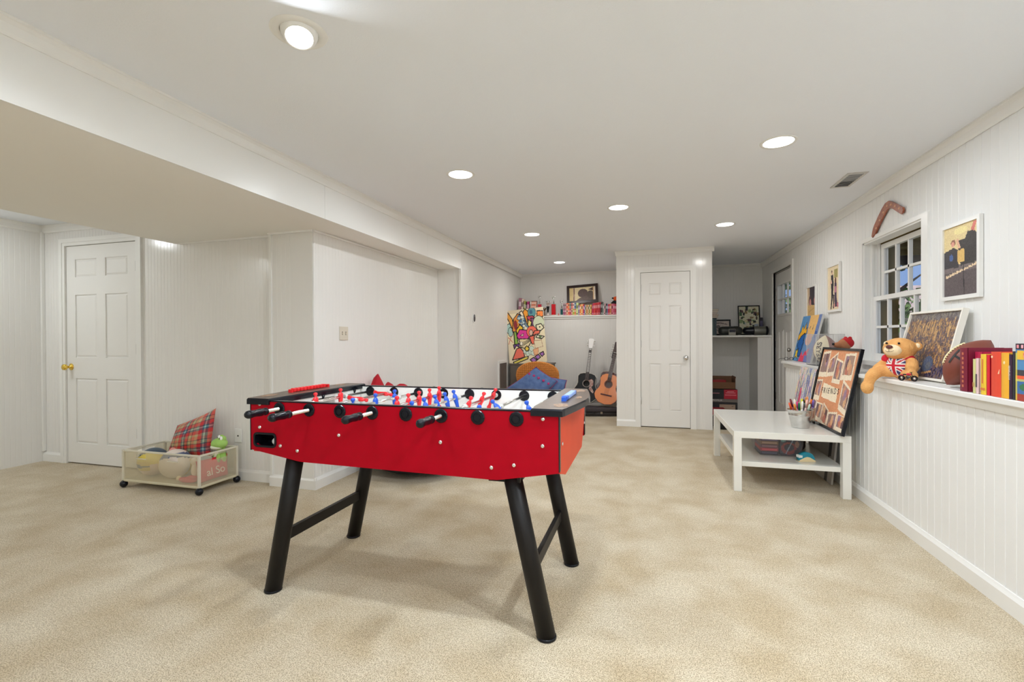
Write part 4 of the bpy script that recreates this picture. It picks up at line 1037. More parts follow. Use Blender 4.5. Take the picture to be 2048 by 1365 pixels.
b = MB(); b.M = at(0, 0, .068, 0, 90); b.lathe([(.0675, .045), (.0695, .05), (.0695, .1), (.0675, .105)], 28, caps=False); b.build('ring', cmat(48, 48, 44, .3), t)
b = MB(); b.cbox(-.035, .062, -.074, -.05, .0, .095, .008); b.build('label_plate', cmat(176, 172, 162, .4), t)
b = MB(); b.cbox(-.028, .055, -.0765, -.073, .045, .088, .003); b.build('display', cmat(40, 46, 60, .2), t)
t = thing('metal_canister', 'grey cylindrical canister with dark ends lying beside the dark speaker', 'canister', (1.56, 7.76, ZA), rz=-3)
b = MB(); b.M = at(0, 0, .066, 0, 90); b.lathe([(.064, -.05), (.065, -.045), (.065, .10), (.064, .105)], 30); b.build('body', mat('grey_green_metal', (.2, .2, .17), .35, .6), t)
b = MB(); b.M = at(0, 0, .066, 0, 90); b.lathe([(.001, -.20), (.038, -.19), (.05, -.16), (.052, -.11), (.062, -.06), (.064, -.05)], 28); b.build('dark_end', BLACKP, t)
b = MB(); b.M = at(0, 0, .066, 0, 90); b.lathe([(.066, .105), (.067, .11), (.066, .13), (.05, .138), (.001, .139)], 28); b.build('end_cap', BLACKP, t)
for i, (c, z, w) in enumerate([((150, 120, 112), 0, 0), ((190, 160, 150), .03, .01), ((120, 90, 110), .058, -.01), ((196, 180, 170), .084, .005), ((100, 76, 70), .11, .012)]):
    b = MB(); b.box(-.14, .055 + w, -.09, .1, 0, .026, 0); b.box(-.138, .053 + w, -.091, .098, .003, .023, 1)
    o = b.build('book', [cmat(*c, .5), cmat(226, 214, 196, .8)]); o.location = (.97, 7.92, ZA + .27 + z)
    tag(o, ['lowest muted brown book', 'beige book second from the bottom', 'purplish book in the middle', 'pale book second from the top', 'dark brown topmost book'][i] + ' of the flat stack beside the closet in the alcove', 'book', 'books stacked flat in the alcove')
for i, (c, x) in enumerate([((20, 90, 80), .93), ((90, 110, 110), .962), ((60, 80, 86), .995)]):
    b = MB(); b.box(-.014, .014, 0, .16, 0, .268, 0); b.box(-.012, .012, .003, .161, .003, .2685, 1); o = b.build('book', [cmat(*c, .5), cmat(226, 214, 196, .8)]); o.location = (x, 7.85, ZA)
    tag(o, ['dark green', 'grey', 'slate blue'][i] + ' upright book under the flat stack beside the closet in the alcove', 'book', 'books standing in the alcove')
# boxes on the alcove floor
CARD = mat('cardboard', srgb(120, 84, 58), .8)
t = thing('cardboard_box', 'open brown cardboard box on top of the pile in the right alcove', 'box', (1.03, 7.55, .435))
b = MB(); b.box(-.2, .17, -.15, .15, 0, .006); b.box(-.2, -.195, -.15, .15, 0, .15); b.box(.165, .17, -.15, .15, 0, .15); b.box(-.2, .17, -.15, -.145, 0, .10); b.box(-.2, .17, .145, .15, 0, .17); b.build('carton', CARD, t)
b = MB(); b.M = at(.168, 0, .15, 0, 12); b.box(-.002, .002, -.15, .15, 0, .03); b.build('flap', CARD, t)
t = thing('red_box', 'red box lying inside the open cardboard box in the right alcove', 'box', (.985, 7.50, .443), rz=4)
b = MB(); b.cbox(-.09, .09, -.08, .08, 0, .12, .004); b.build('carton', cmat(150, 14, 26, .4), t)
b = MB(); b.ell((.0, -.0805, .07), (.014, .001, .012), 10, 6); b.build('emblem', cmat(236, 150, 150, .4), t)
def label_box(name, label, x, y, z, w, d, h, panels):
    t = thing(name, label, 'box', (x, y, z)); b = MB(); b.cbox(-w / 2, w / 2, -d / 2, d / 2, 0, h, .003); b.build('carton', panels[0], t)
    for i, (x0, x1, z0, z1, m_, nm) in enumerate(panels[1]):
        b = MB(); b.box(x0, x1, -d / 2 - .0015, -d / 2 + .001, z0, z1); b.build(nm, m_, t)
    return t
bxm = cmat(40, 38, 42, .5)
t = label_box('shoe_box', 'black and red printed box under the open cardboard box in the alcove', 1.045, 7.55, .245, .36, .32, .188,
    (bxm, [(.0, .178, .05, .185, cmat(186, 16, 48, .45), 'red_label'), (-.18, .0, .05, .185, cmat(28, 30, 34, .45), 'dark_label'), (-.18, .18, .002, .046, cmat(120, 112, 106, .5), 'grey_band')]))
for k, (tx, x, z, s, c) in enumerate([('PROFILER', -.09, .028, .032, (230, 226, 220)), ('RUN FREE', .085, .15, .02, (250, 150, 160)), ('ATHLETIC WEAR', .085, .122, .018, (250, 150, 160)), ('PERFORMANCE', .085, .085, .02, (250, 190, 196))][:1]):
    text('lettering', tx, s, at(x, -.1625, z) @ FRONT, cmat(*c), t)
b = MB()
for z, w in ((.155, .09), (.138, .13), (.108, .15)): b.box(.088 - w / 2, .088 + w / 2, -.1628, -.1614, z - .004, z + .004)
b.box(-.15, -.06, -.1628, -.1614, .128, .134); b.build('print_lines', cmat(240, 150, 160, .5), t)
t = label_box('carton', 'black box with beige front panel in the middle of the alcove pile', 1.045, 7.55, .0, .36, .32, .243, (bxm, [(-.06, .15, .03, .215, cmat(176, 152, 132, .6), 'beige_panel')]))
b = MB(); b.M = at(.10, -.1622, .19); b.prism([(0, 0), (.02, .006), (.045, .012), (.02, .0), (.006, -.006)], -.001, .001, 'y'); b.build('printed_mark', cmat(30, 26, 26), t)
t = thing('storage_tote', 'black and red stacked items in the dark gap right of the closet', 'box', (.93, 7.10, 0))
b = MB(); b.cbox(-.12, .10, -.18, .18, 0, .09, .006); b.build('tote', cmat(22, 22, 26, .5), t)
b = MB(); b.cbox(-.115, .095, -.17, .17, .091, .13, .003); b.build('beige_lid', cmat(150, 130, 108, .6), t)
b = MB(); b.cbox(-.11, .09, -.16, .16, .131, .19, .003); b.build('red_top', cmat(176, 20, 44, .5), t)
t = thing('duffel_bag', 'black bag on the carpet right of the closet behind the coffee table', 'bag', (.925, 6.72, 0))
b = MB(); b.loft([(0, .10, .16, 0, 0), (.03, .12, .19, 0, 0), (.10, .12, .19, 0, 0), (.15, .10, .16, 0, 0), (.165, .05, .1, 0, 0)], 24, 2.6); b.build('bag', cmat(16, 16, 18, .8), t)
b = MB(); b.tube([(-.06, -.1, .14), (-.06, -.06, .20), (-.06, .06, .20), (-.06, .1, .14)], .008, 8); b.build('handle', BLACKP, t)

# ============================================================ RIGHT WALL PICTURES
def lin3(a):
    a = np.array(a, float) / 255; return np.where(a <= .04045, a / 12.92, ((a + .055) / 1.055) ** 2.4)
def paint_attr(o, fn):
    """colour each face corner of a mesh from its vertex position"""
    me = o.data; at_ = me.color_attributes.new('Col', 'FLOAT_COLOR', 'CORNER'); co = np.zeros(len(me.vertices) * 3); me.vertices.foreach_get('co', co); co = co.reshape(-1, 3)
    buf = np.ones((len(me.loops), 4))
    for p in me.polygons:
        c = co[list(p.vertices)].mean(axis=0); buf[p.loop_start:p.loop_start + p.loop_total, :3] = lin3(fn(*c))
    at_.data.foreach_set('color', buf.ravel())
def wall_pic(label, y, z, w, h, im, fw=.022):
    t = thing('wall_picture', label, 'picture', (XR - .001, y, z), rz=-90, group='white framed photos on the right wall')
    framed(t, w, h, fw, .018, TRIM, im.speck(rng, 5)); return t
im = Img(54, 70, (226, 204, 150))
im.rect(0, .3, 1, 1, (228, 206, 152)); im.ell(.5, .92, .2, .05, (240, 224, 160)); im.rect(0, 0, 1, .34, (92, 82, 84)); im.rect(0, .34, 1, .44, (120, 108, 108))
im.poly([(0, .66), (.3, .70), (.45, .64), (.45, .40), (0, .42)], (58, 54, 60)); im.poly([(.4, .78), (.62, .78), (.7, .88), (.9, .86), (1, .78), (1, .44), (.5, .42)], (56, 52, 52))
im.ell(.28, .77, .07, .05, (150, 100, 80)); im.ell(.27, .75, .045, .04, (226, 160, 140)); im.poly([(.36, .8), (.42, .82), (.5, .68), (.44, .66)], (226, 176, 146)); im.poly([(.78, .88), (.86, .98), (.96, .99), (.92, .94), (.88, .86)], (216, 120, 110))
im.poly([(.4, .64), (.6, .66), (.62, .48), (.42, .46)], (222, 184, 110)); im.ell(.22, .56, .06, .05, (70, 96, 150)); im.poly([(.06, .31), (.98, .43), (.98, .40), (.06, .27)], (232, 206, 170))
for k in range(18): im.rect(.1 + k * .05, .30 + k * .0065, .115 + k * .05, .325 + k * .0065, (60, 50, 50))
im.line((.58, .46), (.6, .0), (40, 36, 40), .012)
wall_pic('white framed photo of people resting on a dark piano, nearest on right wall', 3.297, 1.392, .35, .445, im)
im = Img(44, 62, (232, 214, 180))
im.rect(.55, .72, .85, .92, (170, 160, 100)); im.ell(.35, .88, .05, .035, (60, 44, 40)); im.ell(.36, .85, .04, .04, (214, 170, 150)); im.poly([(.26, .8), (.46, .82), (.5, .6), (.44, .3), (.3, .02), (.22, .02), (.3, .3), (.28, .55)], (44, 42, 52)); im.poly([(.46, .35), (.44, .04), (.52, .04), (.56, .34)], (48, 44, 54))
im.poly([(.2, .66), (.34, .7), (.36, .62), (.14, .58)], (222, 180, 160)); im.ell(.66, .66, .07, .07, (110, 70, 66)); im.poly([(.58, .62), (.76, .6), (.74, .3), (.86, .06), (.6, .06), (.56, .3)], (74, 60, 84)); im.ell(.66, .46, .08, .08, (196, 130, 150)); im.ell(.84, .1, .08, .06, (200, 120, 130)); im.ell(.56, .1, .06, .05, (210, 150, 140))
wall_pic('white framed photo of two standing people in dark clothes, middle of right wall', 5.215, 1.42, .335, .46, im)
im = Img(40, 56, (214, 176, 120))
im.rect(0, .5, 1, 1, (204, 180, 150)); im.poly([(.3, 1), (1, 1), (1, .45), (.5, .5), (.3, .62)], (66, 58, 66)); im.ell(.34, .62, .16, .14, (90, 66, 66)); im.ell(.36, .56, .11, .11, (216, 150, 140)); im.ell(.92, .6, .12, .12, (216, 146, 140)); im.rect(0, 0, 1, .48, (214, 178, 120)); im.line((.2, .3), (.8, .4), (190, 150, 100), .02)
wall_pic('white framed photo of two dark haired people, partly behind the blue painting', 5.86, 1.32, .31, .425, im)
# boomerang
t = thing('boomerang', 'carved brown wooden boomerang hanging on the right wall above the window', 'boomerang', (XR - .004, 4.13, 2.03), rz=-90)
P = [(-.235, .000), (-.215, .022), (-.15, .075), (-.09, .118), (-.04, .145), (.015, .150), (.07, .125), (.15, .082), (.215, .048), (.222, .030), (.212, .012), (.195, .006), (.12, .050), (.06, .085), (.015, .098), (-.02, .088), (-.07, .055), (-.14, .005), (-.20, -.045), (-.245, -.068), (-.26, -.055), (-.25, -.03)]
b = MB(); b.prism(P, -.016, -.004, 'y'); WD = mat('carved_wood', srgb(140, 66, 40), .35, noise=(35, .6, srgb(186, 116, 78)), coat=.3); b.build('wooden_blade', WD, t)
b = MB()
for k in range(7):
    b.ell((-.18 + k * .058, -.0165, [-.008, .04, .085, .118, .112, .085, .055][k]), (.014, .001, .008), 10, 6)
b.build('carving', cmat(204, 150, 110), t)

# ============================================================ ITEMS ON THE RIGHT LEDGE (top z .916)
ZL = .917
def leaning(name, label, cat, x, y, z, w, h, tilt, img, thick, edge, frame=None, fw=.0, group=None):
    t = thing(name, label, cat, (x, y, z), rz=-90, rx=0, group=group); t.rotation_euler = (R(-tilt), 0, R(-90))
    if frame:
        frame_bars(MB(), w, h, fw, thick).build('frame', frame, t)
        MB().box(-w / 2 + .002, w / 2 - .002, -thick * .5, -.001, .002, h - .002).build('backing', edge, t)
        img.mesh('print', w - 2 * fw, h - 2 * fw, Matrix.Translation((0, -thick * .62, fw)), t)
    else:
        MB().box(-w / 2, w / 2, -thick, 0, 0, h).build('stretcher', edge, t)
        img.mesh('painted_face', w, h, Matrix.Translation((0, -thick - .0006, 0)), t)
    return t
# blue painting
im = Img(70, 64, (96, 140, 190)); K = (20, 30, 50)
im.rect(0, 0, .3, 1, (90, 150, 204)); im.rect(.86, 0, 1, 1, (110, 130, 180)); im.poly([(.42, 1), (.86, 1), (.84, .6), (.7, .44), (.5, .5), (.44, .7)], (236, 190, 120)); im.ell(.62, .48, .16, .13, (222, 170, 150))
im.poly([(.0, .56), (.1, .66), (.12, .8), (.22, .7), (.3, .86), (.34, .7), (.42, .74), (.4, .6), (.2, .56), (.04, .44)], (246, 184, 44), K, .008)
im.poly([(.06, .36), (.16, .54), (.34, .62), (.4, .4), (.36, .1), (.2, .1), (.14, .26)], (20, 100, 180), K, .012)
im.poly([(.06, .26), (.14, .22), (.2, .3), (.2, .14), (.26, .04), (.14, .1), (.06, .04), (.09, .15)], (246, 210, 60), K, .008)
im.poly([(.34, .0), (.42, .22), (.5, .12), (.6, .22), (.8, .3), (.74, .14), (.6, .0)], (222, 70, 100)); im.rect(.62, 0, 1, .14, (110, 120, 180)); im.line((.54, .72), (.56, .76), K, .012); im.line((.7, .7), (.71, .78), K, .012); im.line((.3, .0), (.36, .5), K, .01)
im.rect(.86, .52, .96, .66, (50, 90, 160))
leaning('blue_painting', 'blue and orange painting with a yellow zigzag shape at the far end of the ledge', 'painting', 1.572, 5.67, ZL, .60, .50, 13.0, im.speck(rng, 5), .02, cmat(200, 200, 196, .7))
# signed football in its case
def ball_prof(L, r, n=18): return [(max(.0005, r * (1 - (2 * k / n - 1) ** 2) ** .82), -L / 2 + L * k / n) for k in range(n + 1)]
def wrap(o, r_of_s, off=1.012):
    for v in o.data.vertices:
        t_, s_ = v.co.x, v.co.z; r = r_of_s(s_) * off; a = t_ / max(r, .02); v.co = (math.sin(a) * r, -math.cos(a) * r - (v.co.y * 0), s_)
def rs(L, r): return lambda s: max(.004, r * (1 - min(.999, abs(2 * s / L)) ** 2) ** .82)
CREAM = mat('cream_leather', srgb(238, 226, 190), .45); BROWN = mat('brown_leather', srgb(124, 62, 48), .45, bump=(400, .4, .001))
def football(name, label, loc, rz, ry, rx, L, r, cream=False):
    t = thing(name, label, 'football', loc); t.rotation_euler = (R(rx), R(ry), R(rz))
    pr = ball_prof(L, r); n = 40; b = MB(); vs = [(rr * math.sin(2 * PI * i / n), -rr * math.cos(2 * PI * i / n), z) for rr, z in pr for i in range(n)]
    fs = [(k * n + i, k * n + (i + 1) % n, (k + 1) * n + (i + 1) % n, (k + 1) * n + i) for k in range(len(pr) - 1) for i in range(n)]
    cr = lambda f: cream and ((f[0] % n) < 5 or (f[0] % n) >= 35)
    b.add(vs, [f for f in fs if not cr(f)], 0, True); b.build('ball', BROWN, t)
    if cream:
        b = MB(); b.add(vs, [f for f in fs if cr(f)], 0, True); b.build('cream_panel', CREAM, t)
    return t
fb1 = football('signed_football', 'cream and brown football lettered BEARS standing inside a clear display case', (1.578, 5.02, ZL + .14), -44, 0, 0, .280, .098, True)
tx = text('lettering', 'BEARS', .062, Matrix.Translation((-.008, 0, -.01)) @ FRONT @ Matrix.Rotation(PI / 2, 4, 'Z'), cmat(60, 20, 26, .5), fb1, .0001, bold=.0018)
wrap(tx, rs(.280, .098))
t = thing('display_case', 'clear acrylic display case around the lettered football on the ledge', 'display case', (1.575, 5.02, ZL))
b = MB(); x0, x1, y0, y1, h = -.112, .112, -.135, .135, .288
for a in ((x0, x0 + .003, y0, y1, 0, h), (x1 - .003, x1, y0, y1, 0, h), (x0, x1, y0, y0 + .003, 0, h), (x0, x1, y1 - .003, y1, 0, h), (x0, x1, y0, y1, h - .003, h)): b.box(*a)
b.build('cover', ACRYL, t)
b = MB()
for x in (x0, x1):
    for y in (y0, y1): b.tube([(x, y, 0), (x, y, h)], .0018, 6)
for y in (y0, y1): b.tube([(x0, y, h), (x1, y, h)], .0018, 6)
for x in (x0, x1): b.tube([(x, y0, h), (x, y1, h)], .0018, 6)
b.build('edges', cmat(196, 196, 192, .3), t)
b = MB(); b.box(x0, x1, y0, y1, 0, .004); b.build('base', cmat(60, 60, 62, .4), t)
# sunglasses-like small black item at the ledge end
t = thing('sunglasses', 'small pair of dark sunglasses at the far end of the ledge', 'sunglasses', (1.50, 5.90, ZL + .012), rz=20)
b = MB()
for q in (-1, 1):
    b.tube([(q * .03 + .022 * math.cos(a), 0, .012 + .016 * math.sin(a)) for a in [2 * PI * k / 14 for k in range(15)]], .0025, 6)
    b.tube([(q * .052, 0, .018), (q * .056, .06, .014), (q * .055, .10, .0)], .002, 6)
b.build('frame', BLACKP, t)
# brown plush dog/bear head with red cap
FURB = mat('brown_fur', srgb(172, 112, 76), .95, bump=(150, .6, .004)); 
t = thing('plush_bear', 'small brown plush animal with black nose and red cap on the ledge by the window', 'plush toy', (1.60, 4.62, ZL), rz=-78)
b = MB(); b.ell((0, 0, .075), (.055, .05, .08)); b.ell((-.05, -.02, .08), (.02, .02, .045)); b.ell((.05, -.02, .08), (.02, .02, .045)); b.ell((-.035, -.06, .02), (.022, .045, .022)); b.ell((.035, -.06, .02), (.022, .045, .022))
b.ell((0, -.005, .2), (.052, .052, .048)); b.ell((0, -.05, .195), (.03, .045, .026)); b.ell((0, 0, .15), (.03, .03, .03)); soften(b.build('body', FURB, t), .006, 3)
b = MB(); b.ell((0, -.098, .203), (.012, .010, .010)); b.build('nose', BLACKP, t)
b = MB(); b.ell((0, .012, .212), (.056, .052, .046)); b.ell((-.03, .02, .252), .015); b.ell((.03, .02, .252), .015)
o = b.build('cap', mat('red_cloth2', srgb(186, 24, 34), .85, bump=(200, .5, .003)), t); soften(o, .005, 2)
# big teddy bear with flag shirt
FUR = mat('tan_fur', srgb(232, 176, 108), .95, bump=(110, .9, .006), noise=(25, .6, srgb(214, 148, 84))); FURL = mat('pale_fur', srgb(246, 224, 184), .95, bump=(110, .6, .004))
TB = thing('teddy_bear', 'large tan teddy bear in a union flag shirt sitting on the ledge, foot hanging over', 'teddy bear', (1.505, 3.50, ZL), rz=-52)
b = MB()
b.ell((0, .01, .08), (.062, .055, .082)); b.ell((0, 0, .187), (.088, .078, .069), 24, 16); b.ell((0, -.03, .168), (.06, .06, .045)); b.ell((.084, .026, .203), (.026, .014, .026)); b.ell((-.080, .030, .215), (.026, .014, .026))
b.tube([(-.03, -.01, .04), (-.08, -.045, .045), (-.102, -.075, .03), (-.112, -.100, .0)], [.034, .036, .038, .034], 14); b.ell((-.118, -.118, -.058), (.036, .034, .044)); b.tube([(-.108, -.098, .01), (-.118, -.116, -.05)], .03, 12)
b.tube([(.03, 0, .035), (.075, -.045, .032), (.115, -.085, .03)], [.032, .033, .030], 14)
b.tube([(.05, 0, .12), (.078, -.02, .105), (.090, -.045, .085)], [.026, .030, .032], 14); b.ell((.092, -.05, .08), (.034, .034, .036))
b.tube([(-.05, 0, .12), (-.09, .0, .09), (-.115, -.01, .06)], [.026, .028, .030], 14); b.ell((-.118, -.012, .055), (.031, .03, .032))
soften(b.build('body', FUR, TB), .0065, 4)
b = MB(); b.ell((0, -.068, .178), (.048, .038, .036), 22, 14, rot=Euler((R(-18), 0, 0))); b.build('muzzle', FURL, TB)
b = MB(); b.ell((0, -.104, .200), (.019, .012, .012), 16, 10); b.build('nose', cmat(96, 44, 40, .35), TB)
b = MB(); b.tube([(-.024, -.1005, .178), (-.012, -.1055, .171), (0, -.107, .172), (.012, -.1055, .171), (.024, -.1005, .178)], .0012, 6); b.tube([(0, -.108, .19), (0, -.107, .172)], .0008, 6); b.build('mouth', cmat(110, 80, 60, .6), TB)
for q in (-1, 1):
    b = MB(); b.ell((q * .034, -.069, .222), .0065, 12, 8); b.build('eye', BLACKP, TB)
    b = MB(); b.ell((q * .085, .018, .206 if q > 0 else .218), (.016, .01, .016)); b.build('inner_ear', FURL, TB)
b = MB(); b.ell((0, .004, .083), (.071, .064, .070), 72, 54); sh = b.build('shirt', PRINT, TB)
def uj(x, y, z):
    if y > .03: return (30, 44, 110)
    u, v = (x + .004) / .062, (z - .085) / .05
    if abs(u) < .13 or abs(v) < .15: return (206, 20, 48)
    if abs(u) < .24 or abs(v) < .28: return (244, 240, 240)
    d = abs(abs(u) - abs(v) * 1.0)
    if d < .10: return (206, 20, 48)
    if d < .27: return (244, 240, 240)
    return (26, 42, 110)
paint_attr(sh, uj)
b = MB(); b.ell((-.068, .0, .120), (.034, .03, .030), 20, 12, rot=Euler((0, R(35), 0))); b.ell((.058, -.004, .124), (.026, .03, .024), 20, 12, rot=Euler((0, R(-35), 0))); b.build('sleeves', mat('red_knit', srgb(206, 18, 44), .8), TB)
# toy motorcycle
t = thing('toy_motorcycle', 'tiny black and red toy motorcycle on the ledge in front of the teddy bear', 'toy motorcycle', (1.475, 3.335, ZL), rz=-50)
for x in (-.032, .032):
    b = MB(); b.M = at(x, 0, .017, 90); b.lathe([(.010, -.004), (.016, -.005), (.0175, 0), (.016, .005), (.010, .004), (.010, -.004)], 20, caps=False); w = b.build('wheel', BLACKP, t)
    b = MB(); b.M = at(x, 0, .017, 90); b.lathe([(.001, -.003), (.0065, -.003), (.0065, .003), (.001, .003)], 14)
    for k in range(6):
        a = PI * k / 3; b.box(-.0005 + .005 * math.cos(a), .0005 + .009 * math.cos(a), .0085 * math.sin(a) - .0006, .0085 * math.sin(a) + .0006, -.001, .001)
    b.build('hub', CHROME, w)
b = MB(); b.tube([(-.032, 0, .017), (-.01, 0, .022), (.012, 0, .022), (.02, 0, .04), (.032, 0, .017)], .0022, 7); b.ell((0, 0, .024), (.012, .006, .009)); b.tube([(.02, 0, .04), (.016, 0, .052)], .002, 6); b.tube([(.016, -.014, .053), (.016, .014, .053)], .0015, 6); b.tube([(-.03, .007, .012), (0, .007, .013)], .0025, 6); b.build('frame', mat('dark_chrome', (.12, .12, .12), .2, 1), t)
b = MB(); b.ell((.004, 0, .040), (.014, .007, .007)); b.ell((-.03, 0, .034), (.010, .005, .005)); b.build('tank', cmat(200, 20, 50, .3), t)
b = MB(); b.ell((-.016, 0, .038), (.012, .006, .004)); b.build('seat', BLACKP, t)
# aerial city painting
im = Img(130, 100, (96, 80, 78))
for k in range(2600):
    x, y = rng.random(), rng.random(); dd = abs(y - .45)
    c = [(176, 134, 84), (206, 166, 106), (136, 104, 80), (110, 92, 92), (92, 80, 96), (160, 118, 76), (76, 64, 74)][rng.integers(7)]
    if y > .88: c = [(120, 116, 116), (96, 90, 92), (140, 132, 116)][k % 3]
    if y < .16: c = [(44, 44, 84), (90, 84, 120), (130, 104, 96), (34, 34, 64)][k % 4]
    im.rect(x, y, x + .012 + .012 * rng.random(), y + .02 + .04 * rng.random(), c, .8)
for k in range(26): x = .12 + .8 * rng.random(); y = .55 + .2 * rng.random(); im.rect(x, y, x + .014, y + .12 + .06 * rng.random(), (226, 184, 120), .7); im.rect(x + .014, y, x + .022, y + .12, (96, 74, 66), .7)
im.ell(.62, .2, .10, .13, (92, 104, 130)); im.ell(.64, .18, .05, .06, (112, 116, 124)); im.line((.42, .02), (.5, .14), (220, 190, 150), .012); im.line((.56, .06), (.72, .1), (206, 160, 110), .012)
leaning('city_canvas', 'white edged canvas with an aerial view of golden city towers, behind the teddy bear', 'painting', 1.602, 3.475, ZL + .002, .555, .425, 13.5, im.speck(rng, 10), .030, cmat(236, 232, 222, .5), cmat(236, 232, 222, .5), .013)
# brown football
fb2 = football('brown_football', 'brown leather football with pale laces leaning against the red books', (1.535, 2.875, ZL + .118), -42, 0, 0, .285, .086)
zd = Vector((.165, -.035, .23)).normalized(); yd = -(Vector((-.75, -.66, .2)) - zd * Vector((-.75, -.66, .2)).dot(zd)).normalized(); xd = yd.cross(zd)
fb2.matrix_world = Matrix(((xd.x, yd.x, zd.x, 1.565), (xd.y, yd.y, zd.y, 2.955), (xd.z, yd.z, zd.z, ZL + .128), (0, 0, 0, 1)))
b = MB(); rr = rs(.285, .086)
for k in range(11):
    s_ = -.055 + .0125 * k; r = rr(s_) + .002; a0, a1 = -1.22, -.86
    b.tube([(math.sin(a) * r, -math.cos(a) * r, s_) for a in [a0 + (a1 - a0) * q / 4 for q in range(5)]], .0028, 6)
b.tube([(math.sin(-1.04) * (rr(s_) + .004), -math.cos(-1.04) * (rr(s_) + .004), s_) for s_ in [-.062 + .0125 * k for k in range(12)]], .0032, 6)
b.build('laces', cmat(240, 226, 180, .6), fb2)
mk = MB()
for (x0, z0, x1, z1) in ((-.028, .030, -.022, -.05), (-.028, .030, .022, .022), (-.022, -.008, .018, -.014)):
    d = Vector((x1 - x0, z1 - z0)).normalized(); n = Vector((-d.y, d.x)) * .0055
    N_ = 8; vs = []
    for q in range(N_ + 1):
        p = Vector((x0, z0)).lerp(Vector((x1, z1)), q / N_); vs += [(p.x + n.x, 0, p.y + n.y), (p.x - n.x, 0, p.y - n.y)]
    mk.add(vs, [(2 * q, 2 * q + 1, 2 * q + 3, 2 * q + 2) for q in range(N_)])
mk.M = Matrix.Identity(4); mo = mk.build('embossed_mark', cmat(20, 14, 14, .4), fb2); wrap(mo, rr, 1.02); mo.rotation_euler = (0, 0, R(-8))
# books at the right end
bk = [('maroon hardback with gilt spine, first book right of the brown football', 2.776, .055, .208, .17, (122, 20, 50)),
      ('raspberry red hardback behind the cream paperbacks on the right ledge', 2.712, .048, .190, .17, (182, 20, 70)),
      ('yellow paperback between the cream and orange red books on the right ledge', 2.637, .036, .182, .13, (236, 200, 60)),
      ('thin bright red book right of the yellow paperback on the right ledge', 2.606, .020, .180, .15, (214, 30, 50)),
      ('thick orange red hardback on the right ledge', 2.556, .060, .195, .16, (226, 74, 50)),
      ('amber hardback with small red mark on the right ledge', 2.502, .045, .192, .16, (238, 176, 50)),
      ('slim dark book with white lettering right of the amber hardback', 2.471, .016, .186, .16, (60, 36, 60)),
      ('slim black and white spined book leaning beside the picture book', 2.452, .014, .20, .16, (46, 46, 50))]
for i, (lb, y, th, h, d, c) in enumerate(bk):
    x = 1.452 if i != 1 else 1.475
    t = book('book', lb, 'book', x, y, ZL, th, h, d, c, rz=-90, group='books on the right ledge')
    if i == 0:
        b = MB()
        for k in range(8): b.box(-.006, .006, -.0042, -.0035, .02 + k * .022, .032 + k * .022)
        b.build('gilt_lettering', cmat(196, 110, 80, .4), t)
    if i == 6:
        o = text('lettering', 'MYSTERIES', .0125, Matrix.Translation((0, -.0042, .11)) @ FRONT @ Matrix.Rotation(PI / 2, 4, 'Z'), cmat(236, 230, 226), t, .0002)
    if i == 2:
        b = MB(); b.box(-.014, .014, -.0042, -.0036, .02, .03); b.box(-.004, .004, -.0042, -.0036, .05, .16); b.build('spine_print', cmat(214, 120, 60), t)
    if i == 4:
        b = MB(); b.ell((-.020, -.0036, .172), (.006, .001, .006), 12, 6); b.prism([(.016, .10), (.026, .12), (.024, .10)], -.0042, -.003, 'y'); b.build('spine_print', cmat(250, 214, 180), t)
    if i == 5:
        b = MB(); b.ell((.0, -.0036, .15), (.006, .001, .007), 12, 6); b.build('spine_print', cmat(250, 226, 170), t)
for i, (y, c, nm, h) in enumerate(((2.688, (206, 206, 140), 'pale green', .158), (2.668, (226, 196, 196), 'pinkish white', .162))):
    t = book('book', '%s worn paperback in front of the raspberry hardback' % nm, 'book', 1.446, y, ZL, .019, h, .025, c, rz=-90, group='books on the right ledge')
    b = MB(); b.box(-.005, .005, -.0042, -.0036, .03, .09 if i else .05); b.build('spine_print', cmat(90, 80, 90) if i else cmat(190, 150, 90), t)
t = thing('picture_book', 'large colourful picture book at the right edge of the photo', 'book', (1.448, 2.385, ZL), rz=-90, group='books on the right ledge')
im = Img(34, 50, (70, 120, 170)); im.rect(0, .9, .5, 1, (40, 24, 40)); im.ell(.12, .95, .07, .035, (240, 150, 160)); im.ell(.35, .95, .07, .035, (246, 180, 190)); im.rect(.1, .72, .45, .88, (236, 190, 60)); im.ell(.7, .8, .3, .1, (226, 90, 100)); im.ell(.55, .78, .1, .06, (246, 214, 200))
im.rect(0, .52, 1, .7, (80, 140, 190)); im.rect(0, .44, 1, .54, (60, 60, 70)); im.rect(0, .38, 1, .44, (236, 96, 60)); im.rect(0, .33, 1, .38, (190, 190, 120)); im.rect(0, .12, 1, .33, (60, 110, 170)); im.ell(.5, .24, .3, .06, (60, 120, 80)); im.rect(0, 0, 1, .12, (170, 60, 50)); im.rect(0, 0, .09, .85, (226, 210, 80), .8)
MB().box(-.05, .05, 0, .17, 0, .232).build('cover', cmat(54, 70, 110), t); im.mesh('printed_spine', .1, .232, Matrix.Translation((0, -.0008, 0)), t)
t = thing('tall_blue_book', 'tall light blue book standing behind the orange red hardback', 'book', (1.63, 2.54, ZL), rz=-90, group='books on the right ledge')
MB().box(-.06, .06, 0, .02, 0, .245).build('cover', cmat(96, 160, 190), t)

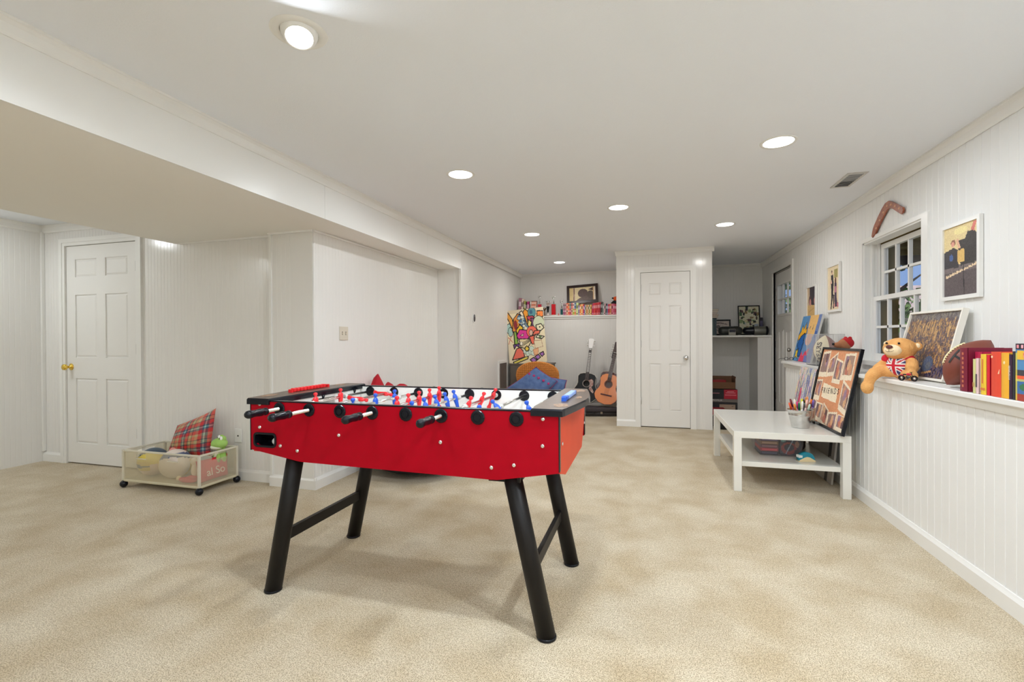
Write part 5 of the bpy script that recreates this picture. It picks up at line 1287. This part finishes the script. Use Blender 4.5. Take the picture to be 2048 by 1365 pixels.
# ============================================================ ITEMS ON THE COFFEE TABLE (top z .46)
ZT = .4605
def tin(name, label, x, y, r0, r1, h, band=True, rz=0):
    t = thing(name, label, 'pail', (x, y, ZT), rz=rz)
    b = MB(); b.M = Matrix.Diagonal((1, .86, 1, 1))
    pr = [(.001, .003), (r0 * .96, .003), (r0, .0), (r0 + .001, .003)]
    pr += [(r0 + (r1 - r0) * k / 8, h * k / 8) for k in range(1, 6)]
    if band: pr += [(r0 + (r1 - r0) * .68 + .0015, h * .68), (r0 + (r1 - r0) * .7 + .003, h * .70), (r0 + (r1 - r0) * .72 + .001, h * .72)]
    pr += [(r1 * .99, h * .95), (r1 + .0025, h), (r1, h + .002), (r1 - .0025, h), (r1 - .004, h * .9), (r0 - .002, .006), (.001, .006)]
    b.lathe(pr, 36, caps=False); b.build('pail_wall', GALV, t); return t
tin('metal_pail', 'shiny oval metal pail full of markers on the white coffee table', 1.163, 4.255, .062, .092, .142)
tin('metal_cup', 'dull grey metal cup of markers close behind the oval pail', 1.272, 4.43, .043, .052, .135, False)
mk_c = [((70, 130, 110), 'dark green'), ((46, 36, 96), 'navy'), ((216, 220, 40), 'yellow'), ((206, 222, 60), 'lime'), ((226, 30, 140), 'magenta'), ((110, 20, 40), 'maroon'), ((236, 226, 214), 'white'), ((226, 90, 50), 'red orange'), ((244, 236, 226), 'ivory'), ((240, 150, 60), 'orange'), ((20, 110, 80), 'emerald'), ((240, 240, 236), 'milk white'), ((60, 30, 60), 'plum'), ((190, 220, 210), 'mint'), ((246, 200, 190), 'peach'), ((50, 50, 54), 'charcoal')]
mk_d = [((20, 110, 120), 'teal'), ((246, 130, 60), 'bright orange'), ((246, 160, 90), 'apricot'), ((110, 20, 70), 'wine'), ((40, 36, 40), 'black'), ((206, 140, 70), 'ochre'), ((150, 60, 40), 'rust'), ((120, 100, 190), 'lilac')]
def marker(c, nm, cx, cy, z0, a, tilt, ln, rad, where, group):
    t = bpy.data.objects.new('marker', None); col.objects.link(t)
    t.location = (cx, cy, z0); t.rotation_euler = (0, R(tilt), a); tag(t, '%s marker %s' % (nm, where), 'marker', group)
    b = MB(); b.lathe([(rad * .8, 0), (rad, .004), (rad, ln * .7)], 12); b.build('barrel', cmat(*[int(v * .75 + 50) for v in c], .4), t)
    b = MB(); b.lathe([(rad * 1.08, ln * .7), (rad * 1.08, ln * .94), (rad * .7, ln)], 12); b.build('pen_cap', cmat(*c, .35), t)
for i, (c, nm) in enumerate(mk_c):
    a = 2 * PI * i / 16 * 1.0 + .3; r = .046 if i % 2 else .028
    marker(c, nm, 1.163 + r * .5 * math.cos(a), 4.255 + r * .45 * math.sin(a), ZT + .012 + (.02 if i % 3 == 0 else 0), a, 17 if i % 2 else 9, .165 + .025 * (i % 3), .0075, 'in the shiny oval pail', 'markers in the oval pail')
for i, (c, nm) in enumerate(mk_d):
    a = 2 * PI * i / 8; marker(c, nm, 1.272 + .014 * math.cos(a), 4.43 + .014 * math.sin(a), ZT + .010, a, 7, .175 + .02 * (i % 3), .0075, 'in the dull grey metal cup', 'markers in the grey cup')
# framed collage poster lettered FRIENDS
im = Img(126, 105, (220, 150, 106)); PC = (240, 224, 198)
def pola(P, seed):
    im.poly(P, PC); c = (sum(p[0] for p in P) / 4, sum(p[1] for p in P) / 4 + .02); Q = [(c[0] + (p[0] - c[0]) * .82, c[1] + (p[1] - c[1]) * .72 + .012) for p in P]
    base = [(150, 120, 112), (160, 130, 120), (140, 118, 118), (166, 134, 116)][seed % 4]; im.poly(Q, base); m_ = im.inside(Q)  # polaroid tones washed lighter; the glass reflection is put into these colours
    for k in range(5):
        x = c[0] + (rng.random() - .5) * .12; y = c[1] + (rng.random() - .5) * .16
        im.put(m_ & (((im.X - x) / .035) ** 2 + ((im.Y - y) / .07) ** 2 < 1), [(214, 150, 110), (196, 110, 90), (230, 180, 130), (150, 120, 150), (90, 60, 66)][(k + seed) % 5], .8)
for k, P in enumerate([[(.02, .96), (.24, .99), (.24, .62), (.0, .60)], [(.26, .86), (.46, .98), (.46, .66), (.24, .62)], [(.44, .90), (.64, .86), (.66, .56), (.44, .56)], [(.66, .96), (.92, .98), (.93, .64), (.66, .62)],
                       [(.0, .56), (.18, .58), (.18, .28), (.0, .28)], [(.0, .30), (.14, .26), (.14, .06), (.0, .08)], [(.14, .26), (.34, .26), (.34, .0), (.14, .02)], [(.36, .28), (.54, .20), (.54, -.06), (.34, .0)], [(.54, .18), (.78, .22), (.80, -.1), (.56, -.1)], [(.74, .64), (.96, .54), (.98, .2), (.76, .26)], [(.80, .2), (1, .2), (1, .0), (.80, .0)]]): pola(P, k)
im.poly([(.22, .54), (.66, .50), (.68, .32), (.24, .34)], (246, 230, 200))
FP = leaning('framed_poster', 'black framed collage poster lettered FRIENDS standing on the coffee table against the ledge', 'poster', 1.352, 4.305, ZT + .001, .77, .64, 11.3, im.speck(rng, 6), .022, cmat(40, 36, 34, .7), BLACKP, .018)
text('lettering', 'F R I E N D S', .066, Matrix.Translation((-.035, -.0145, .288)) @ Matrix.Rotation(R(-4), 4, 'Y') @ FRONT, cmat(50, 40, 40), FP, .0003)
# skyline painting behind it
im = Img(50, 56, (206, 196, 176))
for k in range(240):
    x, y = rng.random(), rng.random(); im.rect(x, y, x + .06, y + .12, [(150, 170, 210), (226, 210, 140), (226, 170, 170), (180, 190, 200), (110, 120, 170), (220, 190, 210)][k % 6], .5)
for x, h, c in ((.12, .7, (50, 60, 110)), (.22, .85, (70, 84, 130)), (.3, .6, (40, 44, 80)), (.42, .5, (160, 150, 180)), (.6, .75, (60, 70, 110)), (.68, .9, (90, 100, 150)), (.8, .65, (110, 90, 150)), (.9, .8, (70, 80, 120))): im.rect(x - .03, 0, x + .03, h, c, .8); im.line((x, h), (x, h + .08), c, .01)
im.rect(.26, .0, .38, .48, (196, 44, 80), .85); im.ell(.32, .5, .05, .06, (214, 60, 90)); im.rect(0, 0, 1, .1, (140, 90, 120), .5)
leaning('skyline_painting', 'colourful abstract skyline painting standing on the coffee table behind the framed poster', 'painting', 1.352, 4.93, ZT + .001, .46, .44, 10.5, im.speck(rng, 8), .018, cmat(24, 24, 28, .6))

# ---- on the lower shelf
ZH = .2225
t = thing('storage_bin', 'clear plastic storage bin of board games on the lower shelf of the coffee table', 'bin', (1.02, 4.42, ZH))
b = MB()
x0, x1, y0, y1, h = -.165, .165, -.18, .16, .150; e = .018
vs = [(x0 + e, y0 + e, 0), (x1 - e, y0 + e, 0), (x1 - e, y1 - e, 0), (x0 + e, y1 - e, 0), (x0, y0, h), (x1, y0, h), (x1, y1, h), (x0, y1, h)]
b.add(vs, [(0, 1, 2, 3), (0, 1, 5, 4), (1, 2, 6, 5), (2, 3, 7, 6), (3, 0, 4, 7)]); b.build('tub', BIN, t)
b = MB(); b.cbox(x0 - .006, x1 + .006, y0 - .006, y1 + .006, h, h + .016, .003); b.build('lid', cmat(40, 46, 78, .4), t)
gc = [((28, 28, 60), 'navy'), ((190, 30, 44), 'red'), ((110, 60, 70), 'dull maroon'), ((150, 110, 80), 'tan'), ((90, 70, 110), 'purple')]
z = ZH + .003
for c, nm in gc:
    b = MB(); b.box(-.065, .065, -.11, .11, 0, .0255, 0); b.box(-.055, .055, -.1106, -.11, .006, .0195, 1); o = b.build('board_game', [cmat(*c, .5), cmat(*[min(255, v + 60) for v in c], .5)]); o.location = (.945, 4.385, z); z += .0275
    tag(o, '%s board game box in the stack inside the clear bin' % nm, 'board game', 'board games in the clear bin')
t = thing('board_game', 'dark board game box with a red ring picture upright inside the clear bin', 'board game', (1.10, 4.29, ZH + .003))
im = Img(40, 30, (40, 40, 66)); im.ell(.42, .4, .38, .36, (170, 60, 56)); im.ell(.44, .46, .24, .22, (40, 40, 60)); im.line((.3, .1), (.62, .9), (170, 180, 200), .025); im.ell(.16, .86, .12, .1, (110, 170, 170)); im.ell(.82, .66, .1, .2, (190, 140, 120)); im.rect(.7, 0, 1, .34, (30, 34, 50))
MB().box(-.075, .075, 0, .05, 0, .135).build('carton', cmat(40, 40, 60, .5), t); im.speck(rng, 14).mesh('printed_picture', .15, .135, Matrix.Translation((0, -.0008, 0)), t)
t = thing('tape_dispenser', 'small rounded turquoise and cream gadget near the shelf edge under the table', 'gadget', (1.165, 4.135, ZH), rz=14)
b = MB(); b.prism([(-.058, .0)] + [(-.058 * math.cos(PI * k / 16), .012 + .058 * math.sin(PI * k / 16)) for k in range(17)] + [(.058, .0)], -.022, .022, 'y', sm=True); b.build('shell', cmat(24, 136, 160, .3), t)
b = MB(); b.prism([(-.060, 0), (-.056, .012), (-.02, .030), (0, .036), (.02, .032), (.05, .014), (.062, .006), (.060, 0)], -.027, .025, 'y', sm=True); b.build('cream_front', cmat(236, 216, 170, .4), t)
b = MB(); b.cbox(-.062, -.034, -.024, .02, .028, .048, .003); b.build('white_tab', cmat(230, 232, 230, .4), t)
t = thing('cardboard_box', 'brown cardboard box at the far end of the lower table shelf', 'box', (1.25, 4.93, ZH))
MB().box(-.11, .11, -.11, .11, 0, .13).build('carton', CARD, t); b = MB(); b.box(-.11, .11, -.1112, -.11, .06, .066); b.box(-.111, .111, -.02, .02, .13, .1308); b.build('tape', cmat(150, 120, 90), t)
t = thing('dark_plush', 'dark brown furry bundle beside the clear bin on the table shelf', 'plush toy', (1.235, 4.52, ZH)); b = MB(); b.ell((0, 0, .045), (.035, .05, .045)); b.ell((.01, 0, .1), (.03, .035, .035)); b.ell((-.01, -.03, .12), .014); b.ell((.03, -.03, .125), .012); soften(b.build('body', mat('dark_fur', (.035, .02, .016), .95, bump=(150, .7, .004)), t), .006, 2)
for k, (x, y, w, h, tl) in enumerate(((1.405, 4.62, .62, .36, 6), (1.428, 4.70, .5, .33, 6))):
    im = Img(20, 12, (176, 172, 168)); im.rect(.0, 0, .3, .4, (150, 146, 144)); im.line((.8, 0), (.86, 1), (60, 56, 58), .04)
    leaning('leaning_canvas', ['grey canvas standing on the carpet between the coffee table and right wall, front one', 'second grey canvas behind the front one between coffee table and right wall'][k], 'canvas', x, y, .002, w, h, tl, im, .014, cmat(196, 192, 188, .7))

# ============================================================ TOY CRATE
CR = thing('toy_crate', 'low frosted plastic toy crate on black ball casters by the left wall', 'crate', (-3.668, 2.955, 0))
cw, cdp, z0, z1 = .39, .17, .058, .305
b = MB(); t_ = .004
def wallx(xa, xb, y, holes):
    L = [[(xa, z0 + .01), (xb, z0 + .01), (xb, z1 - .014), (xa, z1 - .014)]] + holes; b.plate(L, y - t_ / 2, y + t_ / 2, 'y')
hole = lambda a, c: [(a, z1 - .062), (c, z1 - .062), (c, z1 - .028), (a, z1 - .028)]
wallx(-cw, cw, -cdp, [hole(-.25, -.15), hole(.08, .18)]); wallx(-cw, cw, cdp, [hole(-.25, -.15), hole(.08, .18)])
for x in (-cw, cw): b.plate([[(-cdp, z0 + .01), (cdp, z0 + .01), (cdp, z1 - .014), (-cdp, z1 - .014)], [(-.06, z1 - .062), (.08, z1 - .062), (.08, z1 - .028), (-.06, z1 - .028)]], x - t_ / 2, x + t_ / 2, 'x')
b.build('side_walls', FROST, CR)
RIM = glass_mat('frosted_rim', .8, (.98, .96, .9), .35, (.78, .74, .62))
b = MB()
for y in (-cdp, cdp): b.cbox(-cw - .006, cw + .006, y - .007, y + .007, z1 - .014, z1, .002)
for x in (-cw, cw): b.cbox(x - .007, x + .007, -cdp, cdp, z1 - .014, z1, .002)
for x in (-cw, cw):
    for y in (-cdp, cdp): b.cbox(x - .009, x + .009, y - .009, y + .009, z0, z1, .002)
for a, c in ((-.25, -.15), (.08, .18)):
    b.box(a - .006, c + .006, -cdp - .004, -cdp + .004, z1 - .068, z1 - .062)
b.build('rim', RIM, CR)
b = MB(); b.cbox(-cw - .006, cw + .006, -cdp - .006, cdp + .006, z0 - .008, z0 + .010, .003); b.build('floor_tray', cmat(206, 198, 170, .5), CR)
for x in (-1, 1):
    for y in (-1, 1):
        b = MB(); b.ell((x * (cw - .0), y * (cdp - .0), .0285), .028, 20, 12); w = b.build('caster', BLACKP, CR)
        b = MB(); b.tube([(x * cw, y * cdp, .03), (x * (cw - .004), y * (cdp - .004), .052)], .009, 8); b.build('stem', STEEL, w)
def pball(label, x, y, z, r, rot, fn):
    b = MB(); b.ell((0, 0, 0), r, 48, 32); o = b.build('play_ball', PRINT); o.location = (x, y, z); paint_attr(o, lambda x_, y_, z_: fn(x_ / r, y_ / r, z_ / r)); o.rotation_euler = rot
    return tag(o, label, 'ball', 'balls in the toy crate')
def f1(x, y, z):
    if y < 0 and abs(z + .15) < .30 and x > -.75: return (84, 92, 104) if abs(z + .15) < .26 - .2 * abs(x) else (214, 190, 90)
    a = math.atan2(z, x); return (66, 84, 100) if .55 < math.hypot(x, z) and a > .9 else ((222, 200, 190) if z < 0 else (226, 206, 90))
def f2(x, y, z):
    if z > .35 + .4 * x * x and z < .75 + .2 * x: return (86, 100, 132)
    if -.15 < x < .35 and z < .3: return (236, 196, 30)
    return (236, 210, 90) if x < -.15 else (226, 214, 204)
def f3(x, y, z): return (196, 190, 176) if math.sin(4 * x + 3 * z) > .1 else (150, 156, 160)
pball('grey and yellow striped ball at the left end of the frosted toy crate', -3.93, 2.93, .181, .112, (0, 0, R(-50)), f1)
pball('yellow and blue grey banded ball in the middle of the frosted toy crate', -3.672, 2.915, .184, .115, (0, 0, R(-50)), f2)
pball('beige and grey ball right of the middle in the frosted toy crate', -3.468, 2.99, .157, .085, (0, 0, R(-40)), f3)
o = pball('small pink ball wedged between the two big balls in the toy crate', -3.805, 3.02, .235, .055, (0, 0, 0), lambda x, y, z: (222, 150, 140))
t = thing('red_cushion', 'red cushion with white script letters inside the right end of the toy crate', 'cushion', (-3.345, 2.95, .075))
vs, fs = pillow_mesh([(.025, -.14, .0), (.03, .13, .0), (.035, .12, .18), (-.01, -.13, .17)], .06, (1, 0, .1)); b = MB(); b.add(vs, fs, 0, True); b.build('cushion', mat('red_velvet', srgb(206, 20, 50), .8), t)
text('lettering', 'al So', .085, at(.058, -.01, .075, 0, 0, 90) @ Matrix.Rotation(R(-8), 4, 'X') @ FRONT @ Matrix.Rotation(R(0), 4, 'Z'), cmat(250, 244, 240), t, .0008)
t = thing('red_plush', 'flat red plush toy with pale tip lying along the front of the toy crate', 'plush toy', (-3.45, 2.83, .072)); b = MB(); b.ell((0, 0, .022), (.085, .03, .022)); b.ell((.04, .01, .03), (.05, .03, .03)); soften(b.build('body', MC['red_velvet'], t), .006, 2); b = MB(); b.ell((-.085, 0, .028), (.02, .02, .018)); b.build('tip', FURL, t)
t = thing('white_plush', 'pale plush toy resting against the frosted crate corner', 'plush toy', (-3.40, 2.86, .105)); b = MB(); b.ell((0, 0, .06), (.035, .03, .06)); b.ell((-.01, 0, .13), (.032, .03, .032)); soften(b.build('body', mat('white_fur', srgb(226, 214, 196), .95, bump=(120, .5, .004)), t), .006, 2)
# generic frog plush
GR = mat('green_fur', srgb(164, 202, 108), .9, bump=(140, .5, .003), noise=(8, .5, srgb(134, 184, 78)))
t = thing('frog_plush', 'green plush frog sitting upright at the right end of the toy crate', 'plush toy', (-3.335, 3.03, .165), rz=-30)
b = MB(); b.ell((0, 0, .06), (.045, .04, .07)); b.ell((0, -.012, .178), (.066, .06, .044), 24, 14); b.ell((-.030, .012, .218), (.022, .020, .024)); b.ell((.030, .012, .218), (.022, .020, .024)); b.ell((0, 0, .13), (.03, .03, .03)); b.ell((-.05, -.03, .07), (.016, .016, .04)); b.ell((.05, -.03, .07), (.016, .016, .04)); b.ell((-.04, -.05, .0), (.03, .035, .02)); b.ell((.04, -.05, .0), (.03, .035, .02))
soften(b.build('body', GR, t), .005, 3)
b = MB(); b.ell((0, -.026, .155), (.054, .05, .024), 20, 10); b.ell((0, -.024, .065), (.034, .026, .05)); b.build('pale_belly', mat('pale_green_fur', srgb(226, 232, 210), .9), t)
for q in (-1, 1):
    b = MB(); b.ell((q * .031, -.005, .220), (.017, .013, .019)); e_ = b.build('eye', cmat(245, 245, 240, .3), t); b = MB(); b.ell((q * .031, -.016, .220), (.006, .005, .009)); b.build('pupil', BLACKP, e_)
# plaid pillow
t = thing('plaid_pillow', 'red and teal plaid pillow leaning upright on the balls in the toy crate', 'pillow', (-3.68, 3.03, .30))
n = 64; vs, fs = pillow_mesh([(-.245, .0, -.10), (.205, .02, -.10), (.213, .075, .312), (-.175, .045, .155)], .13, (.15, -1, .12), n); b = MB(); b.add(vs, fs, 0, True)
me_b = b; o = b.build('cushion', PRINT, t)
A_, B_, C_, D_ = [Vector(c) for c in [(-.245, .0, -.10), (.205, .02, -.10), (.213, .075, .312), (-.175, .045, .155)]]
def plaid(x, y, z):
    v = (z + .10) / (.255 + .157 * min(1, max(0, (x + .2) / .4))); u = (x + .245 - .07 * v) / (.45 - .06 * v)
    def band(t_):
        t_ = (t_ * 2.3) % 1
        if t_ < .16: return (196, 36, 44)
        if t_ < .24: return (60, 84, 110)
        if t_ < .30: return (150, 200, 196)
        if t_ < .38: return (50, 70, 90)
        if t_ < .52: return (200, 40, 46)
        if t_ < .56: return (40, 40, 50)
        if t_ < .70: return (176, 164, 116)
        if t_ < .74: return (70, 60, 60)
        if t_ < .88: return (204, 112, 84)
        return (180, 168, 124)
    a, c = band(u + .1), band(v * .95 + .35); return tuple((p + q) / 2 for p, q in zip(a, c))
paint_attr(o, plaid)

# ---- wall plates, switch, thermostat
t = thing('power_outlet', 'white power outlet on the left wall behind the plaid pillow', 'outlet', (-3.69, 3.197, .355))
b = MB(); b.cbox(-.036, .036, -.006, .001, 0, .116, .002); b.build('plate', WHITEP, t)
b = MB()
for z in (.034, .082): b.M = at(0, -.0062, z, 90); b.lathe([(.0001, .001), (.016, .001), (.017, 0)], 20, caps=False)
b.M = Matrix.Identity(4)
for z in (.034, .082):
    for x in (-.006, .006): b.box(x - .0012, x + .0012, -.0085, -.006, z, z + .008, 1)
b.build('sockets', [cmat(206, 204, 198, .4), cmat(40, 40, 40)], t)
t = thing('phone_jack', 'white phone jack plate on the left wall above the frog plush', 'wall plate', (-3.33, 3.197, .315))
b = MB(); b.cbox(-.036, .036, -.006, .001, 0, .116, .002); b.build('plate', WHITEP, t); b = MB(); b.box(-.007, .007, -.0072, -.006, .05, .062); b.build('jack', cmat(36, 32, 30), t)
t = thing('light_switch', 'white double light switch plate on the recessed left wall', 'light switch', (-2.519, 3.51, 1.175), rz=90)
b = MB(); b.cbox(-.058, .058, -.006, .001, 0, .116, .002); b.build('plate', cmat(216, 208, 192, .4), t)
for x in (-.024, .024):
    b = MB(); b.M = at(x, -.006, .058, 20); b.box(-.004, .004, -.008, .002, -.008, .008); b.build('toggle', cmat(226, 214, 196, .4), t)
b = MB()
for x in (-.024, .024): b.box(x - .006, x + .006, -.0066, -.0055, .044, .072)
b.build('slots', cmat(70, 60, 54), t)
t = thing('thermostat', 'small oval grey remote thermostat on the white left wall', 'thermostat', (XL - .0, 5.87, 1.40), rz=90)
b = MB(); b.M = at(0, 0, .055, 90) @ Matrix.Diagonal((1, 1.75, 1, 1)); b.lathe([(.034, 0), (.034, .006), (.030, .010), (.0001, .010)], 28); b.build('holder', WHITEP, t)
b = MB(); b.M = at(0, -.009, .055, 90) @ Matrix.Diagonal((1, 2.2, 1, 1)); b.lathe([(.022, 0), (.022, .008), (.018, .013), (.0001, .014)], 28); b.build('body', cmat(70, 66, 70, .4), t)
b = MB(); b.box(-.012, .012, -.0242, -.022, .068, .09); b.build('screen', cmat(150, 150, 150, .3), t)

# ============================================================ OUTSIDE THE WINDOW
GND = mat('outdoor_ground', srgb(120, 116, 90), .95, noise=(3, .7, srgb(90, 104, 60)))
o = MB().box(1.9, 30, -6, 60, -.25, -.15).build('ground_outside', GND); struct(o)
BRN = mat('stained_wood', srgb(150, 118, 50), .6, noise=(6, .6, srgb(124, 94, 38)))
t = thing('porch', 'brown wooden porch roof and posts outside the window', 'porch', (0, 0, 0))
b = MB(); b.box(1.95, 5.2, -.5, 9.4, 2.52, 2.6); b.build('porch_ceiling', BRN, t)
b = MB()
for k in range(12): b.box(1.95, 5.2, .1 + k * .78, .15 + k * .78, 2.44, 2.52)
b.build('joists', BRN, t)
b = MB(); b.box(1.95, 5.2, 9.2, 9.34, 2.36, 2.52); b.build('beam', mat('dark_beam', srgb(84, 62, 60), .6), t)
for x, y in ((2.20, 5.66), (5.1, 9.2), (5.1, 3.0)):
    b = MB(); b.box(x - .075, x + .075, y - .075, y + .075, -.15, 2.5); b.build('post', BRN, t)
b = MB()
for k in range(9): b.box(2.5, 2.53, 8.6 + k * .12, 8.63 + k * .12, -.15, 1.1)
b.build('railing', cmat(210, 206, 196, .5), t)
LEAF = mat('leaf', srgb(104, 136, 62), .7, noise=(3, .7, srgb(60, 92, 34)))
LEAFD = mat('dark_leaf', srgb(70, 92, 56), .7, noise=(3, .7, srgb(44, 66, 36)))
BARK = mat('bark', srgb(90, 70, 54), .9)
def tree(name, label, x, y, zb, blobs, n, s, m_, trunk):
    t = thing(name, label, 'tree' if 'tree' in name else 'shrub', (x, y, zb), group='greenery outside the window')
    b = MB(); r_ = random.Random(x * 7 + y)
    for (cx, cy, cz, rx, ry, rz) in blobs:
        for k in range(n):
            while True:
                p = Vector((r_.uniform(-1, 1), r_.uniform(-1, 1), r_.uniform(-1, 1)))
                if .4 < p.length < 1: break
            c = Vector((cx + p.x * rx, cy + p.y * ry, cz + p.z * rz)); E_ = Euler((r_.uniform(0, 6), r_.uniform(0, 6), r_.uniform(0, 6))).to_matrix(); q = s * r_.uniform(.6, 1.3)
            b.add([c + E_ @ Vector(v) for v in ((-q, 0, 0), (0, -q * .5, 0), (q, 0, 0), (0, q * .5, .1 * q))], [(0, 1, 2, 3)])
    b.build('foliage', m_, t)
    b = MB()
    for pts, r in trunk: b.tube(pts, r, 8)
    b.build('trunk', BARK, t)
tree('garden_tree', 'tree with spreading branches seen through the window against blue sky', 4.95, 11.6, -.15, [(-.15, 0, 3.25, .42, .5, .22), (.0, .2, 2.9, .45, .5, .2), (-.35, 0, 2.5, .3, .4, .3), (.3, .3, 3.6, .3, .4, .12)], 200, .07, LEAFD, [([(-.55, 0, 0), (-.45, 0, 1.6), (-.3, 0, 2.4), (.2, .1, 3.2)], [.1, .08, .05, .02]), ([(-.4, 0, 1.9), (.2, .1, 2.4), (.6, .2, 2.7)], [.05, .03, .01])])
tree('hedge_shrub', 'wide green shrub outside below the window sash rail', 5.6, 12.6, -.15, [(0, 0, 1.2, 1.6, .7, 1.25), (-1.1, .2, 1.0, .7, .6, 1.1), (1.2, .2, 1.2, .8, .6, 1.1)], 1300, .09, LEAF, [([(0, 0, 0), (0, 0, 1.0)], [.06, .02])])
tree('hedge_shrub', 'darker shrub outside seen low through the left window panes', 3.6, 9.9, -.15, [(0, 0, .6, .7, .6, .7)], 600, .07, LEAFD, [([(0, 0, 0), (0, 0, .7)], [.05, .02])])
tree('garden_tree', 'bright green trees seen through the small panes of the exterior door', 3.9, 16.0, -.15, [(0, 0, 2.2, 1.0, .8, 1.8), (.6, 0, 1.2, .8, .6, 1.2)], 900, .12, LEAF, [([(0, 0, 0), (.05, 0, 2.4)], [.12, .04])])
t = thing('neighbouring_house', 'pinkish tiled roof of a neighbouring house far beyond the window', 'house', (10.5, 26, -.15))
b = MB(); b.box(-1.0, 7, -1.5, 3, 0, 2.6); b.build('house_wall', cmat(206, 190, 176, .8), t)
b = MB(); b.prism([(-2.2, 2.3), (3.7, 2.3), (.75, 3.75)], -1.6, 7.5, 'x'); b.build('roof', mat('roof_tiles', srgb(190, 166, 156), .8, noise=(4, .7, srgb(150, 130, 122))), t)
